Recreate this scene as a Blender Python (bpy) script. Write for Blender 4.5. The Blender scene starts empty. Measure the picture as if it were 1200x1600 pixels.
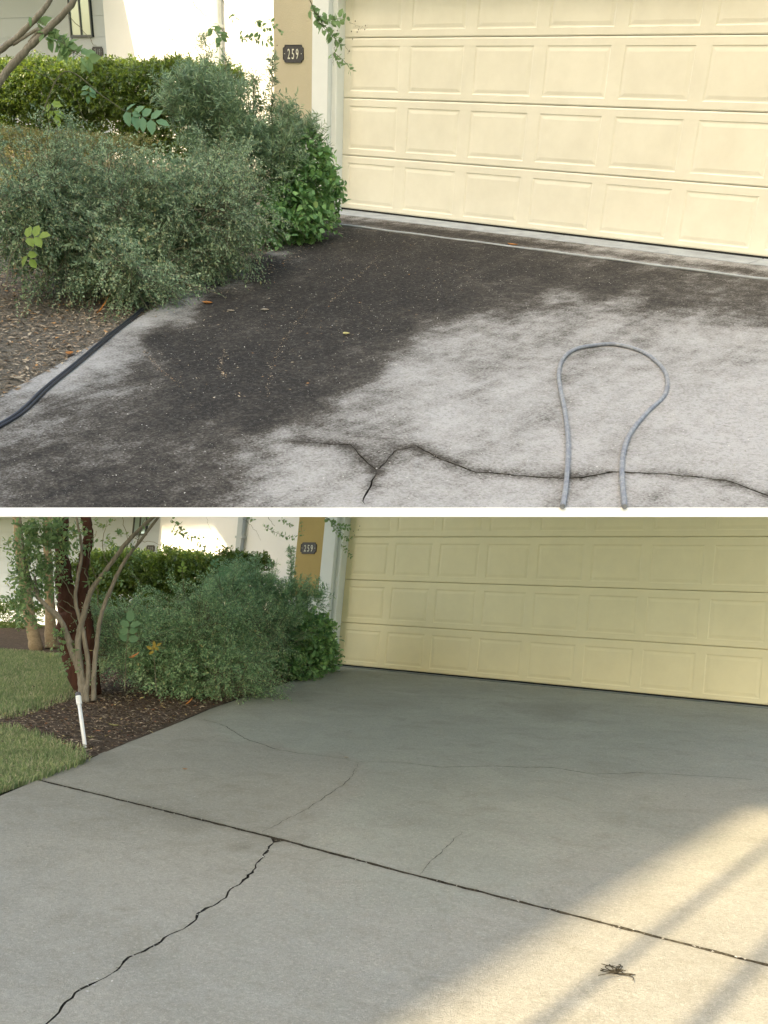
import bpy, bmesh, math, random
import numpy as np
from mathutils import Matrix, Vector
from mathutils.geometry import delaunay_2d_cdt

S = bpy.context.scene
C = S.collection
rad = math.radians

# ------------------------------------------------------------------ camera
W_, H_, F_, CX, CY = 1200.0, 1600.0, 1500.0, 600.0, 1000.0
# the two forecourts: rotation and offset of each in the camera's frame (x right, y down, z forward);
# each one's own frame is x along its garage door, y up the door, z out of the door
RA = np.array([[0.779436, 0.045685, -0.624814], [0.328082, -0.879407, 0.344971], [-0.533706, -0.473873, -0.70043]])
TA = np.array([-0.40508, -4.71021, 10.51065])
RB = np.array([[0.81572, 0.093254, -0.57088], [0.061234, -0.995295, -0.075086], [-0.575196, 0.026292, -0.817593]])
TB = np.array([-0.51401, 0.31577, 11.84774])
SW = np.array([[1, 0, 0], [0, 0, -1], [0, 1, 0]], float)      # door frame -> x right, y into the house, z up
WC = SW @ RB.T                                                 # camera frame -> world
WO = SW @ (-RB.T @ TB)                                         # camera position in the world

cd = bpy.data.cameras.new('camera'); cam = bpy.data.objects.new('camera', cd); C.objects.link(cam)
m = np.eye(4); m[:3, :3] = WC @ np.diag([1, -1, -1]); m[:3, 3] = WO
cam.matrix_world = Matrix(m.tolist())
cd.sensor_fit = 'HORIZONTAL'; cd.sensor_width = 36; cd.lens = 36 * F_ / W_
cd.shift_y = (CY - H_ / 2) / W_
cd.clip_start = 0.05; cd.clip_end = 500
S.camera = cam

# ------------------------------------------------------------------ sky, sun, exposure
SUN_EL, SUN_AZ = 33.0, 182.7     # azimuth clockwise from +y (the direction the doors' house lies in)
wd = bpy.data.worlds.new('World'); S.world = wd; wd.use_nodes = True
nt = wd.node_tree; nt.nodes.clear()
sky = nt.nodes.new('ShaderNodeTexSky'); sky.sky_type = 'NISHITA'; sky.sun_disc = False
sky.sun_elevation = rad(SUN_EL); sky.sun_rotation = rad(SUN_AZ); sky.air_density = 1.0; sky.dust_density = 2.2; sky.ozone_density = 0.8
bg = nt.nodes.new('ShaderNodeBackground'); bg.inputs[1].default_value = 0.15
wo = nt.nodes.new('ShaderNodeOutputWorld')
nt.links.new(sky.outputs[0], bg.inputs[0]); nt.links.new(bg.outputs[0], wo.inputs[0])
az, el = rad(SUN_AZ), rad(SUN_EL)
TO_SUN = Vector((math.sin(az) * math.cos(el), math.cos(az) * math.cos(el), math.sin(el)))
sl = bpy.data.lights.new('sun', 'SUN'); sl.energy = 2.9; sl.angle = rad(0.53); sl.color = (1.0, 0.86, 0.64)
so = bpy.data.objects.new('sun', sl); C.objects.link(so)
so.rotation_euler = TO_SUN.to_track_quat('Z', 'Y').to_euler(); so.location = (0, 0, 30)
S.render.engine = 'CYCLES'
S.view_settings.view_transform = 'Standard'; S.view_settings.look = 'None'
S.view_settings.exposure = 2.12; S.view_settings.use_white_balance = True; S.view_settings.white_balance_temperature = 8000; S.view_settings.white_balance_tint = 8; S.view_settings.gamma = 1.0
S.view_settings.use_curve_mapping = False
S.cycles.max_bounces = 8; S.cycles.diffuse_bounces = 5; S.cycles.transparent_max_bounces = 12


# ------------------------------------------------------------------ places
class Place:
    def __init__(s, R, t, slope):
        s.M = np.eye(4)
        s.M[:3, :3] = WC @ R @ SW.T
        s.M[:3, 3] = WC @ t + WO
        s.mat = Matrix(s.M.tolist())
        s.inv = np.linalg.inv(s.M)
        s.cam = SW @ (-R.T @ t)
        s.R = SW @ R.T
        s.fwd = s.R @ np.array([0, 0, 1.0])
        s.k = math.tan(rad(slope))

    def ray(s, u, v):
        d = s.R @ np.array([(u - CX) / F_, (v - CY) / F_, 1.0])
        return d

    def gz(s, x, y):
        return s.k * y

    def ground(s, u, v, h=0.0):
        d = s.ray(u, v); o = s.cam
        t = (s.k * o[1] + h - o[2]) / (d[2] - s.k * d[1])
        return o + t * d

    def back(s, u, v, y):
        d = s.ray(u, v); t = (y - s.cam[1]) / d[1]
        return s.cam + t * d

    def stand(s, u, v, vb):
        """point seen at (u, v) that stands straight above the ground point seen near (u, vb)"""
        g = s.ground(u, vb); n = g - s.cam; n[2] = 0; n /= np.linalg.norm(n)
        d = s.ray(u, v); t = (g - s.cam).dot(n) / d.dot(n)
        return s.cam + t * d

    def px(s, p):
        """metres that one pixel of the photograph spans at p"""
        w = s.M[:3, :3] @ np.array(p) + s.M[:3, 3]
        c = WC.T @ (w - WO)
        return c[2] / F_

    def proj(s, P):
        P = np.atleast_2d(P)
        w = P @ s.M[:3, :3].T + s.M[:3, 3]
        c = (w - WO) @ WC
        return np.stack([CX + F_ * c[:, 0] / c[:, 2], CY + F_ * c[:, 1] / c[:, 2]], 1)


PA = Place(RA, TA, 5.0)
PB = Place(RB, TB, 7.7)


# ------------------------------------------------------------------ object helpers
def tag(o, label=None, cat=None, group=None, kind=None, category=None):
    cat = cat or category
    if label: o['label'] = label
    if cat: o['category'] = cat
    if group: o['group'] = group
    if kind: o['kind'] = kind
    return o


def make_mesh(name, V, Fc, mat, smooth=False):
    me = bpy.data.meshes.new(name)
    V = np.asarray(V, float)
    me.from_pydata(V.tolist(), [], Fc if isinstance(Fc, list) else Fc.tolist())
    for mm in (mat if isinstance(mat, (list, tuple)) else [mat]): me.materials.append(mm)
    if smooth: me.polygons.foreach_set('use_smooth', [len(p.vertices) <= 4 for p in me.polygons])
    me.update()
    return me


def put(name, V, Fc, mat, place=None, loc=(0, 0, 0), parent=None, smooth=False, **tags):
    """one mesh object; V in the place's own frame (or, with place None and no parent, in the world's)"""
    base = np.array(parent['_loc'] if parent is not None else loc, float)
    me = make_mesh(name, np.asarray(V, float) - base, Fc, mat, smooth)
    o = bpy.data.objects.new(name, me); C.objects.link(o)
    if parent is not None:
        o.parent = parent; o['_loc'] = list(base)
    else:
        o.matrix_world = (place.mat if place else Matrix()) @ Matrix.Translation(base)
        o['_loc'] = list(base)
    tag(o, **tags)
    return o


def thing(name, place, loc, label, cat, group=None):
    o = bpy.data.objects.new(name, None); C.objects.link(o); o.empty_display_size = 0.1
    o.matrix_world = (place.mat if place else Matrix()) @ Matrix.Translation(Vector([float(a) for a in loc]))
    o['_loc'] = [float(a) for a in loc]
    tag(o, label, cat, group)
    return o


class MB:
    def __init__(s): s.V = []; s.F = []

    def add(s, V, Fc):
        n = len(s.V); s.V += [tuple(map(float, v)) for v in V]; s.F += [[i + n for i in f] for f in Fc]

    def box(s, a, b):
        x0, y0, z0 = a; x1, y1, z1 = b
        s.add([(x0, y0, z0), (x1, y0, z0), (x1, y1, z0), (x0, y1, z0), (x0, y0, z1), (x1, y0, z1), (x1, y1, z1), (x0, y1, z1)],
              [(0, 3, 2, 1), (4, 5, 6, 7), (0, 1, 5, 4), (1, 2, 6, 5), (2, 3, 7, 6), (3, 0, 4, 7)])

    def tube(s, P, r, n=6, cap=True):
        P = [Vector(map(float, p)) for p in P]
        R = r if hasattr(r, '__len__') else [r] * len(P)
        base = len(s.V); up = Vector((0.13, 0.21, 1))
        u = None
        for i, p in enumerate(P):
            t = (P[min(i + 1, len(P) - 1)] - P[max(i - 1, 0)])
            if t.length < 1e-9: t = Vector((0, 0, 1))
            t.normalize()
            if u is None: u = t.cross(up if abs(t.dot(up.normalized())) < .9 else Vector((1, 0, 0))).normalized()
            u = (u - t * u.dot(t)).normalized(); w = t.cross(u)
            for k in range(n):
                a = 2 * math.pi * k / n
                q = p + (u * math.cos(a) + w * math.sin(a)) * R[i]
                s.V.append(tuple(q))
        for i in range(len(P) - 1):
            for k in range(n):
                a = base + i * n + k; b = base + i * n + (k + 1) % n
                s.F.append([a, b, b + n, a + n])
        if cap:
            s.F.append([base + k for k in range(n)][::-1]); s.F.append([base + (len(P) - 1) * n + k for k in range(n)])

    def build(s, name, mat, place=None, loc=(0, 0, 0), parent=None, smooth=False, **t):
        return put(name, s.V, s.F, mat, place, loc, parent, smooth, **t)


def bevel(o, w, seg=2):
    b = o.modifiers.new('bevel', 'BEVEL'); b.width = w; b.segments = seg; b.limit_method = 'ANGLE'; b.angle_limit = rad(40)
    return o


def smooth_path(P, n=8):
    """Catmull-Rom through points"""
    P = [np.array(p, float) for p in P]
    Q = [2 * P[0] - P[1]] + P + [2 * P[-1] - P[-2]]
    out = []
    for i in range(1, len(Q) - 2):
        for k in range(n):
            t = k / n
            out.append(0.5 * ((2 * Q[i]) + (-Q[i - 1] + Q[i + 1]) * t + (2 * Q[i - 1] - 5 * Q[i] + 4 * Q[i + 1] - Q[i + 2]) * t * t
                              + (-Q[i - 1] + 3 * Q[i] - 3 * Q[i + 1] + Q[i + 2]) * t ** 3))
    out.append(P[-1])
    return out


# ------------------------------------------------------------------ materials
def srgb(r, g, b):
    f = lambda c: c / 12.92 if c <= .04045 else ((c + .055) / 1.055) ** 2.4
    return (f(r), f(g), f(b), 1)


class Mat:
    def __init__(s, name, rough=0.8, spec=0.3):
        s.m = bpy.data.materials.new(name); s.m.use_nodes = True
        s.t = s.m.node_tree; s.b = s.t.nodes['Principled BSDF']; s.out = s.t.nodes['Material Output']
        s.b.inputs['Roughness'].default_value = rough
        s.b.inputs['Specular IOR Level'].default_value = spec
        s._co = None

    def n(s, ty, **kw):
        x = s.t.nodes.new(ty)
        for k, v in kw.items(): setattr(x, k, v)
        return x

    def l(s, a, b): s.t.links.new(a, b)

    def co(s):
        if s._co is None: s._co = s.n('ShaderNodeTexCoord').outputs['Object']
        return s._co

    def noise(s, scale, detail=4, rough=.55, vec=None, dist=0.0):
        x = s.n('ShaderNodeTexNoise'); x.inputs['Scale'].default_value = scale; x.inputs['Detail'].default_value = detail
        x.inputs['Roughness'].default_value = rough; x.inputs['Distortion'].default_value = dist
        s.l(vec or s.co(), x.inputs['Vector']); return x.outputs['Fac']

    def vor(s, scale, feature='F1', vec=None, out='Distance'):
        x = s.n('ShaderNodeTexVoronoi', feature=feature); x.inputs['Scale'].default_value = scale
        s.l(vec or s.co(), x.inputs['Vector']); return x.outputs[out]

    def ramp(s, fac, stops, interp='LINEAR'):
        x = s.n('ShaderNodeValToRGB'); x.color_ramp.interpolation = interp
        e = x.color_ramp.elements
        while len(e) < len(stops): e.new(0.5)
        for i, (p, c) in enumerate(stops):
            e[i].position = p; e[i].color = c if hasattr(c, '__len__') else (c, c, c, 1)
        s.l(fac, x.inputs[0]); return x.outputs[0]

    def math(s, op, a, b=None, c=None, clamp=False):
        x = s.n('ShaderNodeMath', operation=op, use_clamp=clamp)
        for i, v in enumerate((a, b, c)):
            if v is None: continue
            if isinstance(v, (int, float)): x.inputs[i].default_value = v
            else: s.l(v, x.inputs[i])
        return x.outputs[0]

    def mix(s, fac, a, b, mode='MIX'):
        x = s.n('ShaderNodeMix', data_type='RGBA', blend_type=mode)
        for sock, v in ((x.inputs[0], fac), (x.inputs[6], a), (x.inputs[7], b)):
            if isinstance(v, (int, float)): sock.default_value = v
            elif isinstance(v, (tuple, list)): sock.default_value = v
            else: s.l(v, sock)
        return x.outputs[2]

    def attr(s, name):
        x = s.n('ShaderNodeAttribute'); x.attribute_name = name; return x.outputs['Fac']

    def island(s): return s.n('ShaderNodeNewGeometry').outputs['Random Per Island']

    def mapped(s, scale):
        x = s.n('ShaderNodeMapping'); x.inputs['Scale'].default_value = scale
        s.l(s.co(), x.inputs[0]); return x.outputs[0]

    def color(s, c):
        if isinstance(c, (tuple, list)): s.b.inputs['Base Color'].default_value = c
        else: s.l(c, s.b.inputs['Base Color'])
        return s

    def bump(s, h, strength=.3, dist=.01):
        x = s.n('ShaderNodeBump'); x.inputs['Strength'].default_value = strength; x.inputs['Distance'].default_value = dist
        s.l(h, x.inputs['Height']); s.l(x.outputs[0], s.b.inputs['Normal']); return s


def M_paint(name, base, dark, rough=.55, dirt=.12, bumpscale=60, bs=.15, grime=0):
    m = Mat(name, rough, .35)
    m._co = m.n('ShaderNodeNewGeometry').outputs['Position']
    n1 = m.noise(1.3, 5, .6); n2 = m.noise(14, 4, .6)
    f = m.math('ADD', m.math('MULTIPLY', n1, .7), m.math('MULTIPLY', n2, .3))
    f = m.ramp(f, [(.4, 0.0), (.75, 1.0)])
    c = m.mix(m.math('MULTIPLY', f, dirt * 4), base, dark)
    if grime:
        k = m.math('MULTIPLY', m.ramp(m.noise(3.0, 5, .65), [(.36, 0.0), (.70, 1.0)]), .13)
        c = m.mix(m.math('MULTIPLY', k, grime), c, (.30, .27, .19, 1))
    m.color(c)
    m.bump(m.noise(bumpscale, 3, .6), bs, .004)
    return m.m


door_mat = M_paint('door_paint', (.80, .775, .665, 1), (.74, .71, .59, 1), .5, .12, 220, .12, 1.0)
door_mat_b = M_paint('door_paint_cleaned', (.84, .76, .50, 1), (.77, .68, .42, 1), .45, .12, 220, .12, .8)


def M_stucco(name, base, dark, sc=90):
    m = Mat(name, .9, .2)
    n1 = m.noise(2.0, 6, .62); n2 = m.noise(sc, 5, .7)
    m.color(m.mix(m.ramp(n1, [(.38, 0.0), (.72, .65)]), base, dark))
    m.bump(m.math('ADD', n2, m.math('MULTIPLY', m.vor(sc * .7), .5)), .5, .006)
    return m.m


stucco_y = M_stucco('stucco_tan', (.54, .49, .36, 1), (.47, .42, .30, 1))
stucco_y_b = M_stucco('stucco_ochre', (.52, .39, .17, 1), (.43, .32, .14, 1))
white_st = M_stucco('stucco_white', (.90, .90, .89, 1), (.86, .86, .85, 1))
trim_mat = M_paint('trim_white', (.76, .80, .79, 1), (.66, .70, .69, 1), .6, .14, 70, .2)
pale_siding = M_paint('siding_pale', (.62, .68, .76, 1), (.54, .60, .68, 1), .7, .1, 60, .2)
frame_dark = Mat('window_frame_dark', .4, .5).color((.035, .045, .045, 1)).m
gutter_mat = M_paint('downspout_grey', (.42, .47, .48, 1), (.36, .40, .41, 1), .45, .1, 40, .05)
seal_mat = Mat('rubber_seal', .8, .2).color((.02, .02, .02, 1)).m


def M_glass():
    m = Mat('window_glass', .06, .6); m.color((.45, .58, .58, 1)); m.b.inputs['Metallic'].default_value = .25
    return m.m


glass_mat = M_glass()


def M_plate():
    m = Mat('cast_plate', .5, .4)
    m.color(m.ramp(m.noise(160, 3), [(.35, (.028, .026, .026, 1)), (.7, (.075, .07, .07, 1))]))
    m.bump(m.noise(260, 2), .4, .002); return m.m


plate_mat = M_plate()
digit_mat = Mat('digit_ivory', .5, .4).color((.74, .73, .62, 1)).m
digit_worn = Mat('digit_grey', .5, .4).color((.30, .33, .34, 1)).m


def M_concrete(name, kind):
    """kind 'old' reads the vertex value stain (mould), 'washed' reads stain as damp"""
    m = Mat(name, .95, .12)
    big = m.noise(1.1, 6, .65, dist=.4); mid = m.noise(9, 6, .72); fine = m.noise(75, 5, .7); grit = m.noise(240, 3, .7)
    streak = m.noise(1.0, 6, .7, vec=m.mapped((7.0, 1.5, 3.0)))
    st = m.attr('stain')
    if kind == 'old':
        t = m.math('ADD', st, m.math('MULTIPLY', m.math('SUBTRACT', mid, .5), .85))
        t = m.math('ADD', t, m.math('MULTIPLY', m.math('SUBTRACT', fine, .5), 1.1))
        t = m.math('ADD', t, m.math('MULTIPLY', m.math('SUBTRACT', big, .5), .6))
        t = m.math('ADD', t, m.math('MULTIPLY', m.math('SUBTRACT', streak, .5), .75), clamp=True)
        pale = m.mix(m.ramp(mid, [(.35, 0.0), (.7, 1.0)]), (.46, .455, .435, 1), (.385, .38, .36, 1))
        c = m.ramp(t, [(0.0, (.39, .39, .385, 1)), (.22, (.32, .318, .308, 1)), (.42, (.18, .176, .167, 1)), (.60, (.066, .060, .052, 1)), (.8, (.029, .027, .0245, 1)), (1.0, (.017, .0162, .0155, 1))])
        c = m.mix(m.ramp(grit, [(.25, .28), (.6, 0.0)]), c, (.10, .097, .09, 1))
        # pale sand grains left proud of the mould
        g1 = m.noise(36, 3, .8)
        c = m.mix(m.ramp(g1, [(.36, .42), (.50, 0.0)]), c, (.11, .105, .095, 1))
        sp = m.math('MULTIPLY', m.ramp(m.vor(75), [(0.0, 1.0), (.17, 0.0)]), m.ramp(m.noise(9, 3), [(.47, 0.0), (.66, .95)]))
        c = m.mix(sp, c, (.52, .51, .48, 1))
        m.color(c)
        h = m.math('ADD', m.math('MULTIPLY', grit, .7), m.math('MULTIPLY', fine, .8)); m.bump(h, .8, .006)
    else:
        base = m.mix(m.ramp(big, [(.38, 0.0), (.66, 1.0)]), (.375, .365, .315, 1), (.32, .315, .275, 1))
        base = m.mix(m.ramp(mid, [(.35, .0), (.75, .5)]), base, (.31, .295, .245, 1))
        damp = m.mix(m.ramp(big, [(.38, 0.0), (.66, 1.0)]), (.37, .38, .325, 1), (.30, .31, .265, 1))
        t = m.math('ADD', st, m.math('MULTIPLY', m.math('SUBTRACT', mid, .5), .6))
        t = m.math('ADD', t, m.math('MULTIPLY', m.math('SUBTRACT', big, .5), .5), clamp=True)
        t = m.ramp(t, [(.34, 0.0), (.60, 1.0)])
        c = m.mix(t, base, damp)
        blot = m.noise(3.4, 6, .7, dist=.8)
        c = m.mix(m.ramp(blot, [(.30, .55), (.50, 0.0)]), c, (.235, .225, .18, 1))
        c = m.mix(m.ramp(m.noise(2.1, 5, .65, vec=m.mapped((1.0, 2.6, 1.0))), [(.55, 0.0), (.78, .5)]), c, (.44, .435, .395, 1))
        so_ = m.attr('soil')
        so_ = m.math('ADD', so_, m.math('MULTIPLY', m.math('SUBTRACT', mid, .5), .5))
        c = m.mix(m.ramp(so_, [(.25, 0.0), (.9, .6)]), c, (.15, .145, .11, 1))
        c = m.mix(m.ramp(grit, [(.3, .5), (.58, 0.0)]), c, (.16, .155, .13, 1))
        c = m.mix(m.ramp(fine, [(.3, .35), (.55, 0.0)]), c, (.20, .195, .165, 1))
        sp = m.math('MULTIPLY', m.ramp(m.vor(95), [(0.0, 1.0), (.15, 0.0)]), m.ramp(m.noise(13, 3), [(.5, 0.0), (.72, .8)]))
        c = m.mix(sp, c, (.46, .45, .39, 1))
        g1 = m.noise(34, 3, .8); g2 = m.noise(70, 2, .9)
        c = m.mix(m.ramp(g1, [(.36, .26), (.50, 0.0)]), c, (.17, .165, .135, 1))
        c = m.mix(m.ramp(g2, [(.52, 0.0), (.68, .32)]), c, (.52, .50, .43, 1))
        pores = m.math('MULTIPLY', m.ramp(m.vor(42), [(0.0, 1.0), (.11, 0.0)]), m.ramp(m.noise(6, 3), [(.45, 0.0), (.65, .7)]))
        c = m.mix(pores, c, (.12, .115, .09, 1))
        m.color(c)
        r = m.n('ShaderNodeMapRange'); r.inputs[3].default_value = .95; r.inputs[4].default_value = .72
        m.l(t, r.inputs[0]); m.l(r.outputs[0], m.b.inputs['Roughness'])
        h = m.math('ADD', m.math('MULTIPLY', grit, .9), m.math('MULTIPLY', fine, .7)); m.bump(h, 1.0, .008)
    return m.m


conc_a = M_concrete('concrete_mould', 'old')
conc_b = M_concrete('concrete_washed', 'washed')


def M_sill(name, a, b):
    m = Mat(name, .85, .25)
    n1 = m.noise(5, 6, .7); g = m.noise(120, 4, .7)
    c = m.mix(m.ramp(n1, [(.36, 0.0), (.68, 1.0)]), a, b)
    c = m.mix(m.ramp(g, [(.3, .35), (.55, 0.0)]), c, (.12, .12, .115, 1))
    m.color(c); m.bump(g, .4, .003); return m.m


sill_a = M_sill('threshold_concrete', (.36, .40, .42, 1), (.24, .26, .27, 1))
sill_b = M_sill('threshold_damp', (.20, .22, .21, 1), (.12, .135, .13, 1))
band_mat = M_paint('divider_white', (.82, .84, .87, 1), (.79, .81, .84, 1), .6, .05, 60, .1)
bounce_mat = M_paint('bounce_white', (.84, .84, .82, 1), (.8, .8, .78, 1), .8, .05, 60, .1)  # white for the light-bouncing sheet added under the deck
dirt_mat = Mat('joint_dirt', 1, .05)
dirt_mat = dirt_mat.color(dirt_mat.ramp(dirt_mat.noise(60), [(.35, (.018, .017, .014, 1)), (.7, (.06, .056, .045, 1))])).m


def M_soil(name, cols, sc=30):
    m = Mat(name, .97, .1)
    a = m.noise(sc, 6, .75); b = m.noise(3, 4, .6)
    c = m.ramp(a, [(.3, cols[0]), (.5, cols[1]), (.68, cols[2])])
    c = m.mix(m.ramp(b, [(.4, 0.0), (.7, .6)]), c, cols[3])
    m.color(c); m.bump(m.math('ADD', a, m.noise(sc * 5, 3, .7)), .9, .02); return m.m


soil_a = M_soil('leaf_litter_soil', [(.08, .072, .058, 1), (.19, .17, .14, 1), (.30, .275, .235, 1), (.17, .155, .12, 1)])
soil_b = M_soil('bark_mulch_soil', [(.05, .037, .028, 1), (.11, .08, .06, 1), (.2, .155, .12, 1), (.08, .065, .045, 1)])
lawn_mat = M_soil('lawn_soil', [(.03, .045, .015, 1), (.06, .085, .028, 1), (.10, .12, .045, 1), (.05, .06, .02, 1)])


def M_chips(name, stops):
    m = Mat(name, .9, .15); m.color(m.ramp(m.island(), stops, 'CONSTANT')); return m.m


chips_a = M_chips('litter_bits', [(0, (.13, .11, .085, 1)), (.3, (.26, .20, .145, 1)), (.6, (.42, .35, .26, 1)), (.84, (.17, .12, .075, 1)), (.94, (.40, .22, .10, 1))])
chips_b = M_chips('mulch_bits', [(0, (.10, .07, .053, 1)), (.3, (.20, .14, .10, 1)), (.55, (.32, .24, .175, 1)), (.76, (.48, .39, .29, 1)), (.92, (.38, .17, .09, 1)), (.96, (.58, .45, .20, 1))])
grit_mat = M_chips('pale_grit', [(0, (.30, .29, .26, 1)), (.5, (.50, .49, .46, 1)), (.85, (.16, .14, .11, 1))])


def M_leaf(name, stops, rough=.5, trans=.28, tc=None):
    m = Mat(name, rough, .35)
    r = m.island()
    c = m.ramp(r, stops)
    c = m.mix(m.ramp(m.noise(3.2, 4, .6), [(.3, .55), (.52, 0.0)]), c, stops[0][1])
    m.color(c)
    tr = m.n('ShaderNodeBsdfTranslucent'); m.l(c if tc is None else m.mix(.6, c, tc), tr.inputs[0])
    mx = m.n('ShaderNodeMixShader'); mx.inputs[0].default_value = trans + .08
    m.l(m.b.outputs[0], mx.inputs[1]); m.l(tr.outputs[0], mx.inputs[2]); m.l(mx.outputs[0], m.out.inputs[0])
    return m.m


leaf_fine = M_leaf('leaf_fine_grey_green', [(0, (0.096, 0.156, 0.096, 1)), (.35, (0.192, 0.294, 0.168, 1)), (.7, (0.336, 0.462, 0.270, 1)), (.93, (0.408, 0.468, 0.288, 1)), (1, (0.480, 0.432, 0.228, 1))])
leaf_fine_hazed = M_leaf('leaf_fine_hazed_green', [(0, (0.130, 0.236, 0.130, 1)), (.4, (0.260, 0.437, 0.224, 1)), (.75, (0.413, 0.614, 0.330, 1)), (.94, (0.472, 0.566, 0.319, 1)), (1, (0.519, 0.472, 0.236, 1))])  # same shrub as above, lightened and greened: haze put into the colour
leaf_needle_hazed = M_leaf('leaf_needle_hazed_green', [(0, (0.157, 0.291, 0.179, 1)), (.5, (0.269, 0.448, 0.246, 1)), (.85, (0.358, 0.538, 0.291, 1)), (1, (0.381, 0.448, 0.246, 1))])  # needle leaves of the lower view, haze likewise mixed into the colour
leaf_clip = M_leaf('leaf_clipped_olive', [(0, (.11, .13, .05, 1)), (.5, (.20, .225, .08, 1)), (.85, (.29, .28, .11, 1)), (1, (.34, .22, .10, 1))])
leaf_hedge = M_leaf('leaf_hedge_glossy', [(0, (.035, .065, .028, 1)), (.45, (.06, .115, .042, 1)), (.8, (.10, .18, .055, 1)), (1, (.18, .27, .08, 1))], .38, .3, (.30, .42, .05, 1))
leaf_needle = M_leaf('leaf_needle_blue_green', [(0, (0.132, 0.216, 0.138, 1)), (.5, (0.222, 0.342, 0.198, 1)), (.85, (0.312, 0.444, 0.252, 1)), (1, (0.336, 0.372, 0.204, 1))])
leaf_broad = M_leaf('leaf_broad_green', [(0, (0.115, 0.241, 0.103, 1)), (.5, (0.196, 0.391, 0.149, 1)), (.85, (0.287, 0.517, 0.196, 1)), (1, (0.414, 0.575, 0.230, 1))], .45, .3)
leaf_tree = M_leaf('leaf_crape_myrtle', [(0, (0.132, 0.220, 0.099, 1)), (.5, (0.209, 0.341, 0.149, 1)), (.85, (0.297, 0.440, 0.187, 1)), (1, (0.418, 0.440, 0.176, 1))], .5, .35)
leaf_sprig = M_leaf('leaf_sprig_pale', [(0, (.11, .24, .13, 1)), (.6, (.16, .31, .16, 1)), (1, (.22, .36, .17, 1))], .5, .35)
leaf_lime = M_leaf('leaf_lime', [(0, (.20, .34, .07, 1)), (1, (.32, .42, .10, 1))], .5, .4)
leaf_yellow = M_leaf('leaf_yellowing', [(0, (.36, .30, .06, 1)), (1, (.50, .34, .08, 1))], .6, .3)
grass_mat = M_leaf('grass_blades', [(0, (.13, .19, .08, 1)), (.4, (.23, .31, .13, 1)), (.7, (.36, .42, .19, 1)), (.9, (.50, .46, .28, 1)), (1, (.58, .50, .34, 1))], .6, .3)
litter_o = M_leaf('dry_leaf_orange', [(0, (.42, .17, .05, 1)), (1, (.52, .23, .07, 1))], .7, .2)
litter_y = M_leaf('dry_leaf_yellow', [(0, (.58, .52, .20, 1)), (1, (.62, .56, .25, 1))], .7, .2)
litter_t = M_leaf('dry_leaf_tan', [(0, (.34, .29, .22, 1)), (1, (.40, .35, .27, 1))], .8, .2)
berry_mat = Mat('seed_capsule', .7, .2).color((.07, .05, .035, 1)).m


def M_bark(name, a, b, sc=(60, 60, 12), bs=.5):
    m = Mat(name, .9, .15)
    n1 = m.noise(1, 6, .7, vec=m.mapped(sc)); n2 = m.noise(5, 4)
    c = m.mix(m.ramp(n1, [(.35, 0.0), (.65, 1.0)]), a, b)
    c = m.mix(m.ramp(n2, [(.45, 0.0), (.7, .5)]), c, tuple(x * .75 for x in a[:3]) + (1,))
    m.color(c); m.bump(n1, bs, .01); return m.m


bark_grey = M_bark('bark_grey', (.20, .175, .14, 1), (.33, .30, .25, 1))
bark_twig = M_bark('bark_twig', (.13, .13, .085, 1), (.22, .21, .15, 1))
bark_red = M_bark('bark_red_brown', (.060, .026, .018, 1), (.105, .048, .034, 1), (40, 40, 6), .3)
bark_tan = M_bark('bark_tan', (.27, .20, .12, 1), (.40, .31, .20, 1), (30, 30, 40), .6)
hose_grey = Mat('hose_grey', .45, .4)
hose_grey = hose_grey.color(hose_grey.mix(hose_grey.ramp(hose_grey.noise(22, 6, .8), [(.42, 0.0), (.62, 1.0)]), (.145, .165, .20, 1), (.27, .29, .31, 1))).m
hose_black = Mat('hose_black', .4, .45).color((.018, .02, .026, 1)).m
coupler_mat = Mat('coupler_brass', .4, .5).color((.30, .27, .22, 1)).m
weed_mat = Mat('withered_stems', .9, .1).color((.035, .03, .02, 1)).m
pvc_mat = Mat('pvc_white', .35, .5).color((.80, .82, .84, 1)).m
pvc_cap = Mat('pvc_cap_grey', .5, .4).color((.10, .10, .12, 1)).m


# ------------------------------------------------------------------ ground sheets
def idw(pts, uv, p=3.2, eps=12.0):
    P = np.array(pts, float); out = np.zeros(len(uv)); wsum = np.zeros(len(uv))
    for u, v, s in P:
        d2 = (uv[:, 0] - u) ** 2 + ((uv[:, 1] - v) * 1.5) ** 2 + eps ** 2
        w = d2 ** (-p / 2); out += w * s; wsum += w
    return out / wsum


def seg_dist(P, pl):
    d = np.full(len(P), 1e9)
    pl = np.array(pl, float)
    for a, b in zip(pl[:-1], pl[1:]):
        ab = b - a; t = np.clip(((P - a) @ ab) / max(ab @ ab, 1e-12), 0, 1)
        q = a + t[:, None] * ab
        d = np.minimum(d, np.hypot(*(P - q).T))
    return d


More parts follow.
